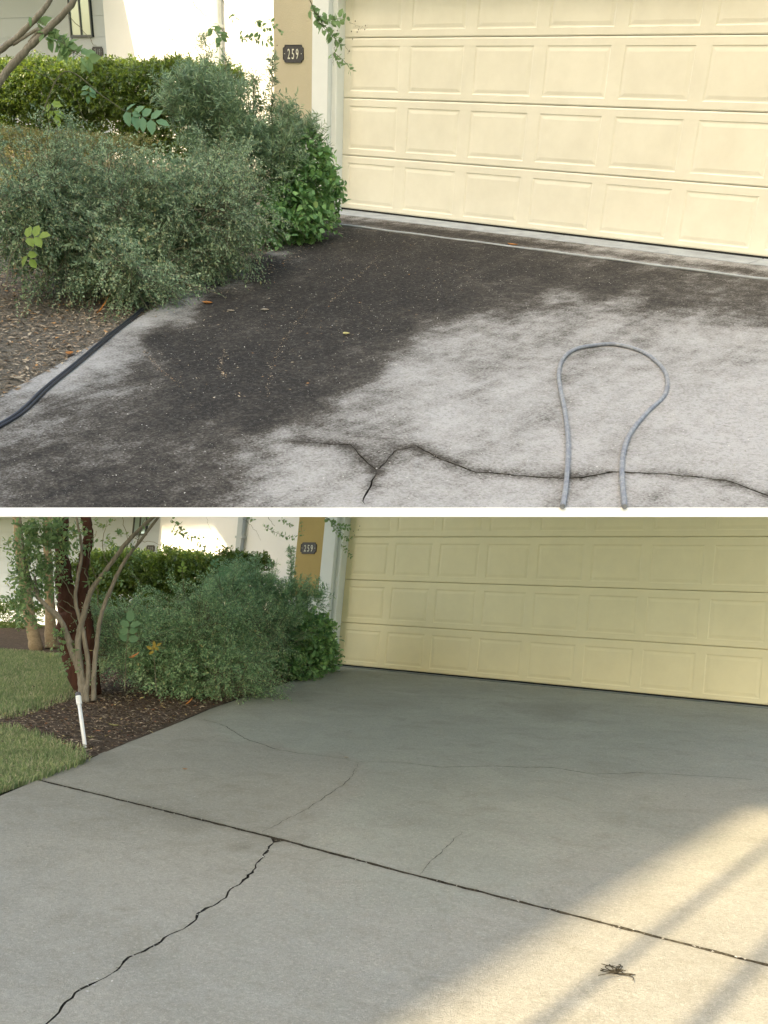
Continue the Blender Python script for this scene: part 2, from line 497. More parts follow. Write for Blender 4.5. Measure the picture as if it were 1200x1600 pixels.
def slab(name, place, poly, holes, step, mat, thick, zoff=0.0, attrs=None, parent=None, wob=0.0, **tags):
    """horizontal-ish concrete slab following the place's ground; poly and holes are xy loops; open cracks are the holes"""
    poly = [np.array(p[:2], float) for p in poly]
    P = np.array(poly); x0, y0 = P.min(0); x1, y1 = P.max(0)
    xs = np.arange(x0 + step / 2, x1, step); ys = np.arange(y0 + step / 2, y1, step)
    rs = np.random.RandomState(5)
    G = np.array([(x, y) for x in xs for y in ys]) + rs.uniform(-.3, .3, (len(xs) * len(ys), 2)) * step
    # inside test
    ins = np.zeros(len(G), bool); j = len(P) - 1
    for i in range(len(P)):
        c = ((P[i, 1] > G[:, 1]) != (P[j, 1] > G[:, 1])) & (G[:, 0] < (P[j, 0] - P[i, 0]) * (G[:, 1] - P[i, 1]) / (P[j, 1] - P[i, 1] + 1e-12) + P[i, 0])
        ins ^= c; j = i
    G = G[ins]
    if len(poly) > 2:
        d = seg_dist(G, list(P) + [P[0]]); G = G[d > step * .35]
    faces_in = []; V = []
    # subdivide boundary
    def loop(pts, st):
        idx = []
        for a, b in zip(pts, pts[1:] + pts[:1]):
            n = max(1, int(np.hypot(*(b - a)) / st))
            for k in range(n):
                idx.append(len(V)); V.append(Vector((float(a[0] + (b[0] - a[0]) * k / n), float(a[1] + (b[1] - a[1]) * k / n))))
        return idx
    def ccw(pts):
        a = sum(p[0] * q[1] - q[0] * p[1] for p, q in zip(pts, pts[1:] + pts[:1]))
        return pts if a > 0 else pts[::-1]
    faces_in.append(loop(ccw(poly), step))
    for h in holes: faces_in.append(loop(ccw([np.array(q, float) for q in h]), 10))
    V += [Vector((float(a), float(b))) for a, b in G]
    ov, oe, of, _, _, ofo = delaunay_2d_cdt(V, [], faces_in, 1, 1e-5)
    fs = [list(f) for f, o in zip(of, ofo) if not any(k > 0 for k in o)]
    xy = np.array([(v.x, v.y) for v in ov])
    z = place.k * xy[:, 1] + zoff
    if wob: z = z + wob * np.sin(xy[:, 0] * 1.7 + 1) * np.sin(xy[:, 1] * 2.1)
    bm = bmesh.new()
    vs = [bm.verts.new((a, b, c)) for (a, b), c in zip(xy, z)]
    for f in fs:
        try: bm.faces.new([vs[i] for i in f])
        except ValueError: pass
    bmesh.ops.delete(bm, geom=[v for v in bm.verts if not v.link_faces], context='VERTS')
    for f in bm.faces:
        if f.normal.z < 0: f.normal_flip()
    be = [e for e in bm.edges if len(e.link_faces) == 1]
    r = bmesh.ops.extrude_edge_only(bm, edges=be)
    for v in [g for g in r['geom'] if isinstance(g, bmesh.types.BMVert)]: v.co.z -= thick
    sideset = set(r['geom'])
    for f_ in bm.faces:
        if f_ in sideset: f_.material_index = 1
    bmesh.ops.recalc_face_normals(bm, faces=bm.faces)
    me = bpy.data.meshes.new(name); 
    base = np.array(parent['_loc'] if parent is not None else (0, 0, 0), float)
    bmesh.ops.translate(bm, verts=bm.verts, vec=Vector(-base))
    bm.to_mesh(me); bm.free()
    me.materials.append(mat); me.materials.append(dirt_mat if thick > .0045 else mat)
    co = np.empty(len(me.vertices) * 3); me.vertices.foreach_get('co', co); co = co.reshape(-1, 3) + base
    uv = place.proj(co)
    for an, fn in (attrs or {}).items():
        a = me.attributes.new(an, 'FLOAT', 'POINT'); a.data.foreach_set('value', np.asarray(fn(co, uv), np.float32))
    o = bpy.data.objects.new(name, me); C.objects.link(o)
    if parent is not None: o.parent = parent
    else: o.matrix_world = place.mat
    o['_loc'] = list(base)
    tag(o, **tags); return o


def jag(P2, w, seed, amp, step=.03):
    """jagged crack outline round a polyline of xy points; w(t) half width"""
    rs = random.Random(seed)
    P = [np.array(p[:2], float) for p in P2]
    L = [0]
    for a, b in zip(P[:-1], P[1:]): L.append(L[-1] + np.hypot(*(b - a)))
    n = max(4, int(L[-1] / step)); mid = []
    for k in range(n + 1):
        d = L[-1] * k / n; i = min(max(0, np.searchsorted(L, d) - 1), len(P) - 2)
        t = (d - L[i]) / max(1e-9, L[i + 1] - L[i]); mid.append(P[i] + (P[i + 1] - P[i]) * t)
    off = 0; A = []; B = []; cen = []
    for k, p in enumerate(mid):
        q = mid[min(k + 1, n)] - mid[max(k - 1, 0)]; q /= np.hypot(*q); nn = np.array([-q[1], q[0]])
        off = off * .82 + rs.uniform(-amp, amp)
        if k in (0, n): off *= .3
        c = p + nn * off; cen.append(c)
        ww = w(k / n) * rs.uniform(.45, 1.5)
        A.append(c + nn * ww); B.append(c - nn * ww)
    return A + B[::-1], cen


def gxy(place, pts): return [place.ground(u, v)[:2] for u, v in pts]


# ================================================================== THE UPPER FORECOURT'S AND THE LOWER FORECOURT'S BUILDINGS
HS = 0.533                        # height of one door section


def garage_door(place, pitch, pw, a, b, mat, label, ncol=8):
    x0 = -.085; x1 = (ncol - 1) * pitch + pw + .085
    t = thing('garage_door', place, (x0, 0, 0), label, 'garage door')
    for r in range(4):
        zb = r * HS + (.0028 if r else .018); zt = (r + 1) * HS - .0028
        mb = MB()
        cols = [(c * pitch, c * pitch + pw) for c in range(ncol)]
        za, zc = r * HS + a, r * HS + b
        # front face around the panels, shiplap lips top and bottom
        def q(xa, xb, z0, z1, y=0.0): mb.add([(xa, y, z0), (xb, y, z0), (xb, y, z1), (xa, y, z1)], [(0, 1, 2, 3)])
        lip = .010
        q(x0, x1, zb + lip, za); q(x0, x1, zc, zt - lip)
        edges = [x0] + [e for c in cols for e in c] + [x1]
        for k in range(0, len(edges), 2): q(edges[k], edges[k + 1], za, zc)
        for (z0, y0), (z1, y1) in (((zb, .004), (zb + lip, 0)), ((zt - lip, 0), (zt, .004))):
            mb.add([(x0, y0, z0), (x1, y0, z0), (x1, y1, z1), (x0, y1, z1)], [(0, 1, 2, 3)])
        mb.add([(x0, .004, zb), (x1, .004, zb), (x1, .04, zb), (x0, .04, zb)], [(3, 2, 1, 0)])
        mb.add([(x0, .004, zt), (x1, .004, zt), (x1, .04, zt), (x0, .04, zt)], [(0, 1, 2, 3)])
        for xx in (x0, x1):
            mb.add([(xx, 0, zb + lip), (xx, 0, zt - lip), (xx, .04, zt), (xx, .04, zb)], [(0, 1, 2, 3) if xx == x0 else (3, 2, 1, 0)])
        mb.add([(x0, .04, zb), (x1, .04, zb), (x1, .04, zt), (x0, .04, zt)], [(3, 2, 1, 0)])
        sec = mb.build('door_section', mat, parent=t)
        if r == 0:
            pm = MB()
            prof = [(0, 0), (.007, .0038), (.018, .0043), (.046, .0008), (.052, .001)]
            for i, (ins, dep) in enumerate(prof):
                pm.V += [(ins, dep, ins), (pw - ins, dep, ins), (pw - ins, dep, (b - a) - ins), (ins, dep, (b - a) - ins)]
            for i in range(len(prof) - 1):
                for k in range(4):
                    A_, B_ = i * 4 + k, i * 4 + (k + 1) % 4; pm.F.append([A_, B_, B_ + 4, A_ + 4])
            n = (len(prof) - 1) * 4; pm.F.append([n, n + 1, n + 2, n + 3])
            pme = make_mesh('raised_panel', pm.V, pm.F, mat)
        for c in cols:
            o = bpy.data.objects.new('raised_panel', pme); C.objects.link(o); o.parent = sec
            o.location = (c[0] - x0, 0, za)
    mb = MB(); mb.box((x0, .004, -.004), (x1, .036, .016)); mb.build('bottom_seal', seal_mat, parent=t)
    mb = MB(); mb.box((x0, .042, -.03), (x1, .06, 4 * HS)); mb.build('backing', mat, parent=t)
    return x0, x1


def number_plate(place, c, w, h, text, label, dmat, yaw=0, tscale=1.0):
    """cast plate with nibbled corners; c is the centre on the wall"""
    x, y, z = c; q = .17 * h; V = []
    out = [(-w / 2 + q, -h / 2), (w / 2 - q, -h / 2), (w / 2 - q * .75, -h / 2 + q * .75), (w / 2, -h / 2 + q), (w / 2, h / 2 - q), (w / 2 - q * .75, h / 2 - q * .75), (w / 2 - q, h / 2),
           (-w / 2 + q, h / 2), (-w / 2 + q * .75, h / 2 - q * .75), (-w / 2, h / 2 - q), (-w / 2, -h / 2 + q), (-w / 2 + q * .75, -h / 2 + q * .75)]
    n = len(out)
    for (yy, s) in ((y, 1), (y - .008, 1), (y - .010, .985), (y - .010, .93), (y - .006, .91)):
        V += [(x + px * s, yy, z + pz * s) for px, pz in out]
    F = []
    for i in range(4):
        for k in range(n):
            a_, b_ = i * n + k, i * n + (k + 1) % n; F.append([a_, b_, b_ + n, a_ + n])
    F.append([4 * n + k for k in range(n)])
    t = put('house_number_plate', V, F, plate_mat, place, c, label=label, category='number plate') if False else put('house_number_plate', V, F, plate_mat, place, c)
    tag(t, label, 'number plate')
    adv = .60 * h * tscale * .62
    for i, ch in enumerate(text):
        cu = bpy.data.curves.new('digit', 'FONT'); cu.body = ch; cu.size = .82 * h * tscale; cu.align_x = 'CENTER'; cu.extrude = .0015; cu.space_character = 1
        tmp = bpy.data.objects.new('tmp', cu); C.objects.link(tmp)
        dg = bpy.context.evaluated_depsgraph_get(); me = bpy.data.meshes.new_from_object(tmp.evaluated_get(dg))
        bpy.data.objects.remove(tmp); me.materials.clear(); me.materials.append(dmat)
        o = bpy.data.objects.new('digit', me); C.objects.link(o); o.parent = t
        o.matrix_parent_inverse = Matrix()
        o.matrix_local = Matrix.Translation(((i - (len(text) - 1) / 2) * adv, -.008, -.295 * h * tscale)) @ Matrix.Rotation(rad(90), 4, 'X') @ Matrix.Diagonal((.62, 1.0, 1, 1))
    for sx in (-1, 1):
        mb = MB(); mb.tube([(x + sx * w * .41, y - .006, z), (x + sx * w * .41, y - .011, z)], .0045, 6); mb.build('screw', dmat, parent=t)
    return t


def house(place, x0, x1, XL, XT, ztop, ym, tm, label, plinth_z):
    """the tan garage front: x0..x1 door opening, XL outer corner, XT where tan meets the white trim"""
    d = -.16
    t = thing('garage_house', place, (XL, 0, 0), label, 'house')
    zlo = -.35
    mb = MB(); mb.box((XL, d, plinth_z), (XT, .05, ztop)); mb.build('wall_pier', ym, parent=t)
    mb = MB(); mb.box((XL - .02, d - .025, zlo), (XT, .05, plinth_z)); o = mb.build('plinth', tm, parent=t); bevel(o, .008)
    # moulded jamb: board, step and return to the door
    mb = MB(); mb.box((XT + .002, d - .012, zlo), (x0 - .075, .05, ztop - .002)); o = mb.build('jamb_board', tm, parent=t); bevel(o, .006)
    mb = MB(); mb.box((x0 - .073, d + .045, zlo), (x0 - .002, .05, 2.16)); o = mb.build('jamb_return', tm, parent=t); bevel(o, .005)
    mb = MB(); mb.box((x0 - .073, d - .01, 4 * HS + .006), (x1 + .3, .05, 4 * HS + .13)); o = mb.build('door_head', tm, parent=t); bevel(o, .006)
    mb = MB(); mb.box((x0 - .073, d, 4 * HS + .132), (x1 + .3, .05, ztop)); mb.build('wall_above_door', ym, parent=t)
    mb = MB(); mb.box((x1 + .002, d, zlo), (x1 + .3, .05, 4 * HS + .004)); mb.build('jamb_board', tm, parent=t)
    mb = MB(); mb.box((XL, .052, zlo), (XL + .2, 2.0, ztop)); mb.build('side_wall', ym, parent=t)
    mb = MB(); mb.box((XL, .052, ztop + .001), (x1 + .3, 2.0, ztop + .06)); mb.build('roof_deck', tm, parent=t)
    return t


# neighbour: long white wall, lower pale part set back with a window and its own number
def neighbour(place, yw, xr, xc, yr, ztop, win, gut, label, glabel):
    t = thing('neighbour_house', place, (xc, yw, 0), label, 'house')
    zlo = -.8
    mb = MB(); mb.box((xc, yw, zlo), (xr, yw + .2, ztop)); mb.build('wall', white_st, parent=t)
    # set-back wall built as coursed blocks, each course its own board
    z = zlo; k = 0
    mb = MB(); mb.box((xc - 9, yr + .02, zlo), (xc - .002, yr + .2, ztop)); mb.build('set_back_wall', pale_siding, parent=t)
    (wx0, wx1, wz0, wz1) = win
    mb = MB(); mb.box((xc - 9, yr - 3.3, ztop - .12), (xc - .002, yr - .002, ztop)); mb.build('recess_shade_slab', trim_mat, parent=t)  # unseen slab added to keep the sun off the set-back wall
    while z < ztop - .05:
        z1 = min(z + .30, ztop)
        for xa, xb in (((xc - 9, wx0 - .05), (wx1 + .05, xc - .004)) if (z1 > wz0 - .04 and z < wz1 + .04) else ((xc - 9, xc - .004),)):
            mb = MB(); mb.box((xa, yr, z + .003), (xb, yr + .019, z1 - .003)); mb.build('wall_board', pale_siding, parent=t)
        z = z1
    fr = MB(); th = .03
    fr.box((wx0 - th, yr - .03, wz0 - th), (wx1 + th, yr + .02, wz0)); fr.box((wx0 - th, yr - .03, wz1), (wx1 + th, yr + .02, wz1 + th))
    fr.box((wx0 - th, yr - .03, wz0), (wx0, yr + .02, wz1)); fr.box((wx1, yr - .03, wz0), (wx1 + th, yr + .02, wz1))
    xm = (wx0 + wx1) / 2; fr.box((xm - th / 2, yr - .028, wz0), (xm + th / 2, yr + .02, wz1))
    w = fr.build('window', frame_dark, parent=t)
    for xa, xb in ((wx0, xm - th / 2), (xm + th / 2, wx1)):
        p = MB(); p.box((xa, yr - .012, wz0), (xb, yr - .004, wz1)); p.build('pane', glass_mat, parent=w)
    mb = MB(); gx, gw = gut; mb.box((gx - gw / 2, yw - .09, zlo), (gx + gw / 2, yw - .012, ztop))
    o = mb.build('downspout', gutter_mat, parent=t); bevel(o, .012)
    for z in (.7, 1.9):
        b_ = MB(); b_.box((gx - gw / 2 - .02, yw - .094, z), (gx + gw / 2 + .02, yw - .002, z + .035)); b_.build('strap', gutter_mat, parent=o)
    return t


# ---- upper forecourt
ax0, ax1 = garage_door(PA, .7654, .6345, .0646, .4636, door_mat, 'upper pale cream garage door, above the mould-blackened driveway')
XL_A = PA.back(428, 120, -.16)[0]; XT_A = PA.back(488, 120, -.16)[0]
house(PA, ax0, ax1, XL_A, XT_A, 3.0, stucco_y, trim_mat, 'upper tan stucco garage front with white trim, beside the grey-green shrubs', PA.back(460, 206, -.16)[2])
pc = PA.back(458.5, 84, -.16); pp = PA.px(pc)
number_plate(PA, pc, 35 * pp / .80, 24 * pp, '259', 'clean dark 259 plate on the upper tan pier', digit_mat)
YW = 2.0; YR = 3.0
wl = PA.back(112, 55, YR); wr = PA.back(146, 55, YR)
xc = PA.back(165, 60, YW)[0]
neighbour(PA, YW, XL_A + .2, xc, YR, 4.2, (wl[0] + .03, wr[0] - .03, wl[2], wl[2] + 1.0), (PA.back(346, 60, YW)[0], .085),
          'white neighbouring house behind the upper hedge, window and downspout showing', '')
pc = PA.back(153, 81, YR)
number_plate(PA, (pc[0], YR - .002, pc[2]), 20 * PA.px(pc) / .74, 14 * PA.px(pc), '219', 'small blurred plate on the pale wall above the upper hedge', digit_worn)

# ---- lower forecourt
bx0, bx1 = garage_door(PB, .6301, .5308, .0649, .4529, door_mat_b, 'lower deep cream garage door, above the clean damp driveway', 10)
XL_B = PB.back(462, 870, -.16)[0]; XT_B = PB.back(503, 870, -.16)[0]
house(PB, bx0, bx1, XL_B, XT_B, 2.62, stucco_y_b, trim_mat, 'lower ochre stucco garage front with white trim, beside the dense green shrubs', PB.back(480, 932, -.16)[2])
pc = PB.back(482.5, 856.5, -.16); pp = PB.px(pc)
number_plate(PB, pc, 26 * pp / .82, 18 * pp, '259', 'clean dark 259 plate on the lower ochre pier', digit_mat)
wl = PB.back(208, 834, YR); wr = PB.back(229, 834, YR)
xc = PB.back(248, 840, YW)[0]
neighbour(PB, YW, XL_B + .2, xc, YR, 2.9, (wl[0] + .03, wr[0] - .03, wl[2], wl[2] + .45), (PB.back(379, 840, YW)[0], .12),
          'white neighbouring house behind the lower hedge, partly hidden by tree trunks', '')
pc = PB.back(235.5, 857.5, YR)
number_plate(PB, (pc[0], YR - .002, pc[2]), 15 * PB.px(pc) / .78, 11 * PB.px(pc), '219', 'small blurred plate on the pale wall right of the trunks', digit_worn)

# ================================================================== GROUND OF THE UPPER FORECOURT
ST_A = [(420, 420, 1), (500, 380, 1), (560, 370, .95), (620, 380, 1), (700, 400, .95), (780, 410, .9), (350, 480, 1), (450, 480, 1), (550, 470, 1), (650, 450, 1), (250, 530, 1),
        (300, 560, 1), (400, 560, 1), (500, 540, .95), (350, 600, 1), (450, 600, .95), (300, 620, 1), (400, 650, .9), (600, 520, .85), (700, 470, .82), (850, 425, .8), (950, 440, .78),
        (1050, 460, .7), (1176, 480, .6), (1250, 480, .6), (1100, 432, .62), (820, 455, .75), (230, 590, .7), (560, 560, .75), (520, 590, .7), (480, 630, .75), (880, 470, .5), (980, 480, .45),
        (640, 590, .12), (560, 640, .2), (520, 675, .32), (700, 545, .22), (750, 520, .25), (850, 510, .3), (950, 510, .22), (1050, 520, .22), (1176, 540, .2), (800, 620, .08), (700, 650, .05),
        (950, 650, .08), (1100, 650, .04), (1176, 700, .03), (1000, 765, .12), (800, 775, .08), (650, 770, .12), (480, 735, .05), (425, 765, .1), (540, 775, .05), (455, 705, .25), (370, 790, .42),
        (400, 725, .42), (740, 585, .3), (720, 610, .15), (50, 600, .25), (100, 590, .2), (160, 560, .18), (200, 540, .3), (170, 600, .5), (100, 640, .5), (50, 670, .42), (40, 720, .58), (100, 700, .68),
        (180, 680, .68), (250, 710, .75), (300, 740, .68), (200, 760, .78), (120, 770, .78), (60, 780, .66), (260, 640, .85), (300, 690, .8), (24, 640, .3), (215, 500, .15), (290, 460, .3), (360, 425, .3),
        (430, 390, .4), (500, 352, .35), (560, 345, .4), (640, 352, .45), (720, 365, .62), (250, 480, .2), (1176, 600, .05), (600, 690, .35), (900, 745, .25), (700, 725, .2), (-80, 700, .5), (0, 793, .6),
        (360, 745, .55), (1000, 580, .1), (870, 560, .2), (1100, 560, .18), (900, 700, .05)]


def noise2(xy, f, seed):
    rs = np.random.RandomState(seed); out = 0
    for k in range(7):
        a = rs.uniform(0, 6.28); q = f * rs.uniform(.6, 1.7)
        out = out + np.sin(xy[:, 0] * q * math.cos(a) + xy[:, 1] * q * math.sin(a) + rs.uniform(0, 6.28))
    return out / 7


cracks_a = []
W = lambda lo, hi: (lambda t: lo + (hi - lo) * math.sin(math.pi * min(1, max(0, t))))
ck = [([(455, 691), (505, 693), (548, 696), (566, 712), (588, 737)], .0035, 11), ([(588, 739), (578, 765), (575, 775), (571, 788)], .0036, 12),
      ([(592, 733), (606, 716), (620, 702), (648, 698)], .0033, 13),
      ([(652, 698), (690, 717), (740, 735), (800, 742), (880, 746), (905, 746), (960, 736), (1040, 740), (1100, 745), (1140, 750), (1180, 768), (1230, 785)], .0062, 14),
      ([(520, 688), (560, 684), (600, 686), (644, 691)], .0018, 15)]
cen_a = []
for pts, w, sd in ck:
    o_, c_ = jag(gxy(PA, pts), (lambda w: (lambda t: w * (.35 + .65 * math.sin(math.pi * min(1, max(0, t))) ** .6)))(w), sd, .006)
    cracks_a.append(o_); cen_a.append(c_)
Yb = -.80                                    # front of the apron strip
edgeA = gxy(PA, [(525, 337), (478, 360), (440, 385), (395, 402), (350, 425), (300, 450), (250, 476), (190, 512), (130, 545), (75, 578), (24, 605), (-60, 652), (-150, 705)])
def at_y(place, y, v0, u0):                  # driveway edge point at a given y
    return (u0, y)
pL = edgeA[0]; slope_e = (edgeA[6][0] - edgeA[0][0]) / (edgeA[6][1] - edgeA[0][1])
edge_line = lambda y: pL[0] + slope_e * (y - pL[1])
NEAR_L, NEAR_R = PA.ground(-150, 793)[:2], PA.ground(1310, 793)[:2]
far_r = (NEAR_R[0] + .3, Yb)
polyA = [(edge_line(Yb) - .02, Yb)] + [p for p in edgeA if p[1] < Yb - .15] + [NEAR_L, NEAR_R, far_r]


def stainA(co, uv):
    s = idw(ST_A, uv)
    xy = co[:, :2]
    for c_, amp, wd_ in ((cen_a[3], .35, .05), (cen_a[0], .25, .04), (cen_a[1], .2, .03), (cen_a[2], .2, .03)):
        d = seg_dist(xy, c_[::4] + [c_[-1]]); s = s + amp * np.exp(-(d / wd_) ** 2)
    return np.clip(s, 0, 1.0)


drvA = slab('driveway', PA, polyA, cracks_a, .06, conc_a, .026, 0, {'stain': stainA}, wob=.004,
            label='upper concrete driveway half blackened with mould', kind='structure')
# apron strip and raised sill under the door
xl1, xr1 = edge_line(Yb) - .1, far_r[0]
ya = -.34
slab('apron_strip', PA, [(edge_line(ya) - .05, ya - .006), (xl1, Yb + .006), (xr1, Yb + .006), (xr1, ya - .006)], [], .07, conc_a, .05, .010,
     {'stain': lambda co, uv: np.clip(.30 + .26 * np.clip((co[:, 0] - 2.2) / 3, -1, 1) * 0 + .30 * np.exp(-((co[:, 1] + .62) / .12) ** 2) + .25 * np.exp(-((co[:, 0] - 1.8) / 1.0) ** 2), 0, 1)},
     parent=drvA)
sl_a = MB()
xs = [ax0 - .25, 2.70, 4.6, xr1]
for xa, xb in zip(xs[:-1], xs[1:]):
    z = PA.k * ya
    mbs = MB(); mbs.add([(xa + .004, ya, z - .03), (xb - .004, ya, z - .03), (xb - .004, .06, -.03), (xa + .004, .06, -.03),
                         (xa + .004, ya, z + .014), (xb - .004, ya, z + .014), (xb - .004, .06, .003), (xa + .004, .06, .003)],
                        [(0, 3, 2, 1), (4, 5, 6, 7), (0, 1, 5, 4), (1, 2, 6, 5), (2, 3, 7, 6), (3, 0, 4, 7)])
    o = mbs.build('door_sill', sill_a, parent=drvA); bevel(o, .004)
# rounded pale lip along the front of the apron
mbs = MB(); mbs.tube([(x, Yb, PA.k * Yb + .0045 + .002 * math.sin(x * 9)) for x in np.linspace(xl1 + .12, xr1, 40)], .011, 8); mbs.build('apron_lip', sill_a, parent=drvA, smooth=True)

# planting bed left of it, and the strip of dirt beneath cracks and joints
bedA = [(edge_line(.3), .3)] + [(p[0] - .0, p[1]) for p in edgeA if p[1] < -.1] + [NEAR_L, PA.ground(-150, 640)[:2], (PA.back(-90, 205, 3.2)[0], 3.2), (XL_A + .1, 3.2), (XL_A + .1, .3)]


def sheet(name, place, poly, step, mat, zoff, amp, seed, thick=.05, parent=None, **tags):
    o = slab(name, place, poly, [], step, mat, thick, zoff, None, parent, **tags)
    me = o.data; n = len(me.vertices); co = np.empty(n * 3); me.vertices.foreach_get('co', co); co = co.reshape(-1, 3)
    top = co[:, 2] > place.k * co[:, 1] + zoff - thick * .5
    h = noise2(co[:, :2], 9, seed) * .6 + noise2(co[:, :2], 28, seed + 1) * .4
    co[:, 2] += np.where(top, h * amp, 0); me.vertices.foreach_set('co', co.ravel()); me.update()
    return o


sheet('planting_bed', PA, bedA, .07, soil_a, -.012, .012, 3, .02, label='leaf-strewn bare soil of the upper planting bed', kind='structure')
subA = [(XL_A - .0, .6), (PA.back(-90, 205, 3.2)[0], 3.2), PA.ground(-150, 640)[:2], (NEAR_L[0], NEAR_L[1] + .012), (NEAR_R[0], NEAR_R[1] + .012), (far_r[0], .6)]
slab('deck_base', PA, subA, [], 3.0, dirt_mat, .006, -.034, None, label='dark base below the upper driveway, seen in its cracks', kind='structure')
slab('deck_bounce_sheet', PA, subA, [], 3.0, bounce_mat, .004, -.0415, None, label='white bounce sheet added under the raised upper driveway', kind='structure')  # added to bounce light onto the lower forecourt
# white divider between the two views, added as a beam on the deck front
a0, a1 = PA.ground(-150, 793.3), PA.ground(1310, 793.3)
nv = np.cross(a1 - a0, [0, PA.k, 0] + np.array([0, 1.0, 0])); 
mb = MB()
rowT = []
for u in (-150, 1310):
    top = PA.ground(u, 793.3); d1 = PA.ray(u, 807.5); d1 = d1 / np.linalg.norm(d1)
    dist = np.linalg.norm(top - PA.cam)
    bot = PA.cam + d1 * dist * 1.0
    rowT.append((top, bot))
fw = np.array([0, 0, 0.0])
inw = PA.ground(635, 760) - PA.ground(635, 793.3); inw = inw / np.linalg.norm(inw) * .055
(tl, bl), (tr, br) = rowT
mb.add([bl, br, tr, tl, bl + inw, br + inw, tr + inw * .02 + np.array([0, 0, 0]), tl + inw * .02],
       [(0, 1, 2, 3), (0, 4, 5, 1), (3, 2, 6, 7), (1, 5, 6, 2), (0, 3, 7, 4), (4, 7, 6, 5)])
mb.build('divider_beam', band_mat, PA, tuple(tl), label='thin white divider added between the upper and lower views, shaped as a beam', kind='structure')

# ================================================================== GROUND OF THE LOWER FORECOURT
joint = [(-120, 1172), (60, 1218.5), (250, 1265), (436, 1311), (620, 1360), (800, 1406), (1000, 1457), (1176, 1502), (1800, 1665)]
JT = gxy(PB, joint)
edgeB = gxy(PB, [(530, 1042), (480, 1057), (420, 1076), (330, 1107), (265, 1135), (200, 1160), (130, 1188), (60, 1214)])
ckB = jag(gxy(PB, [(436, 1311), (405, 1350), (385, 1372), (335, 1412), (318, 1420), (290, 1447), (245, 1476), (200, 1501), (170, 1525), (130, 1551), (100, 1575), (30, 1640)]), lambda t: .0060 * (.45 + .5 * math.sin(3 + t * 17) ** 2), 31, .010)
bL, bR = PB.ground(-200, 1720)[:2], PB.ground(1800, 1720)[:2]
jw = .0105


def off(P, d):
    out = []
    for i, p in enumerate(P):
        q = np.array(P[min(i + 1, len(P) - 1)]) - np.array(P[max(i - 1, 0)]); q = q / np.hypot(*q)
        out.append(np.array(p) + d * np.array([-q[1], q[0]]))
    return out


def rough_line(P, amp, seed, step=.05):
    rs = random.Random(seed); out = [P[0]]
    for a, b in zip(P[:-1], P[1:]):
        n = max(1, int(np.hypot(*(b - a)) / step))
        for k in range(1, n + 1):
            p = a + (b - a) * k / n; out.append(p + np.array([rs.uniform(-amp, amp), rs.uniform(-amp, amp)]))
    return out


farside = off(JT[1:], jw); nearside = off(JT[1:], -jw)          # far side is towards the door
if farside[2][1] < nearside[2][1]: farside, nearside = nearside, farside
farside = rough_line(farside, .0035, 7, .04); nearside = rough_line(nearside, .0045, 8, .04)
frB = (farside[-1][0] + .2, -.02)
yb_ = -.10
hair = []
for pts, w, sd in [([(318, 1124), (352, 1134), (385, 1154), (430, 1170), (480, 1178), (535, 1185), (560, 1192)], .0026, 41), ([(560, 1193), (550, 1212), (520, 1238), (480, 1263), (440, 1284), (410, 1300)], .0018, 42),
                   ([(562, 1190), (620, 1190), (690, 1199), (760, 1197), (860, 1199), (930, 1210), (1000, 1207), (1100, 1212), (1176, 1218)], .0034, 43),
                   ([(722, 1300), (700, 1322), (676, 1345), (655, 1366)], .0015, 44)]:
    hair.append(jag(gxy(PB, pts), (lambda w: (lambda t: w * (.4 + .6 * math.sin(math.pi * min(1, max(0, t)))))) (w), sd, .006))
wet = [(320, 1124), (352, 1134), (385, 1154), (430, 1170), (480, 1178), (535, 1185), (560, 1192)]
ST_B = [(560, 1080, 1), (700, 1100, .9), (850, 1120, .85), (1000, 1120, .7), (1150, 1130, .55), (450, 1100, 1), (400, 1130, 1), (480, 1150, 1), (600, 1160, .9), (750, 1170, .75), (900, 1170, .6), (1100, 1180, .5),
        (640, 1230, .75), (580, 1280, .7), (700, 1280, .62), (850, 1250, .55), (980, 1240, .45), (1100, 1250, .35), (800, 1330, .55), (650, 1330, .6), (900, 1380, .35), (540, 1300, .55), (700, 1360, .6),
        (200, 1200, 0.05), (300, 1180, 0), (400, 1200, 0), (480, 1220, .05), (350, 1250, .05), (250, 1230, 0), (430, 1190, 0), (520, 1210, .15), (150, 1210, .05), (420, 1270, .1),
        (100, 1300, .2), (300, 1350, .3), (200, 1450, .3), (500, 1400, .4), (600, 1450, .35), (400, 1500, .35), (750, 1480, .2), (1000, 1500, .1), (550, 1550, .3), (100, 1550, .2)]
SO_B = [((300, 1290), .35, 45), ((375, 1325), .7, 22), ((440, 1220), .18, 70), ((420, 1500), .5, 12), ((455, 1370), .45, 8), ((610, 1170), .2, 60), ((870, 1110), .5, 60), ((590, 1110), .25, 50), ((170, 1190), .35, 40), ((80, 1262), .3, 30), ((320, 1110), .5, 40), ((250, 1270), .3, 60)]


def soilB(co, uv):
    s = np.zeros(len(co))
    for (u, v), a, r in SO_B: s += 1.35 * a * np.exp(-(((uv[:, 0] - u) / r) ** 2 + ((uv[:, 1] - v) / (r * .4)) ** 2))
    d = seg_dist(co[:, :2], JT); s += .40 * np.exp(-(d / .03) ** 2) + .16 * np.exp(-(d / .2) ** 2)
    d = seg_dist(co[:, :2], ckB[1][::6]); s += .35 * np.exp(-(d / .04) ** 2)
    d = seg_dist(co[:, :2], edgeB); s += .4 * np.exp(-(d / .06) ** 2)
    for h in hair:
        d = seg_dist(co[:, :2], h[1][::5]); s += .36 * np.exp(-(d / .04) ** 2)
    return s


def stainB(co, uv):
    s = idw(ST_B, uv)
    d = seg_dist(uv, wet)
    return np.clip(s, 0, 1)


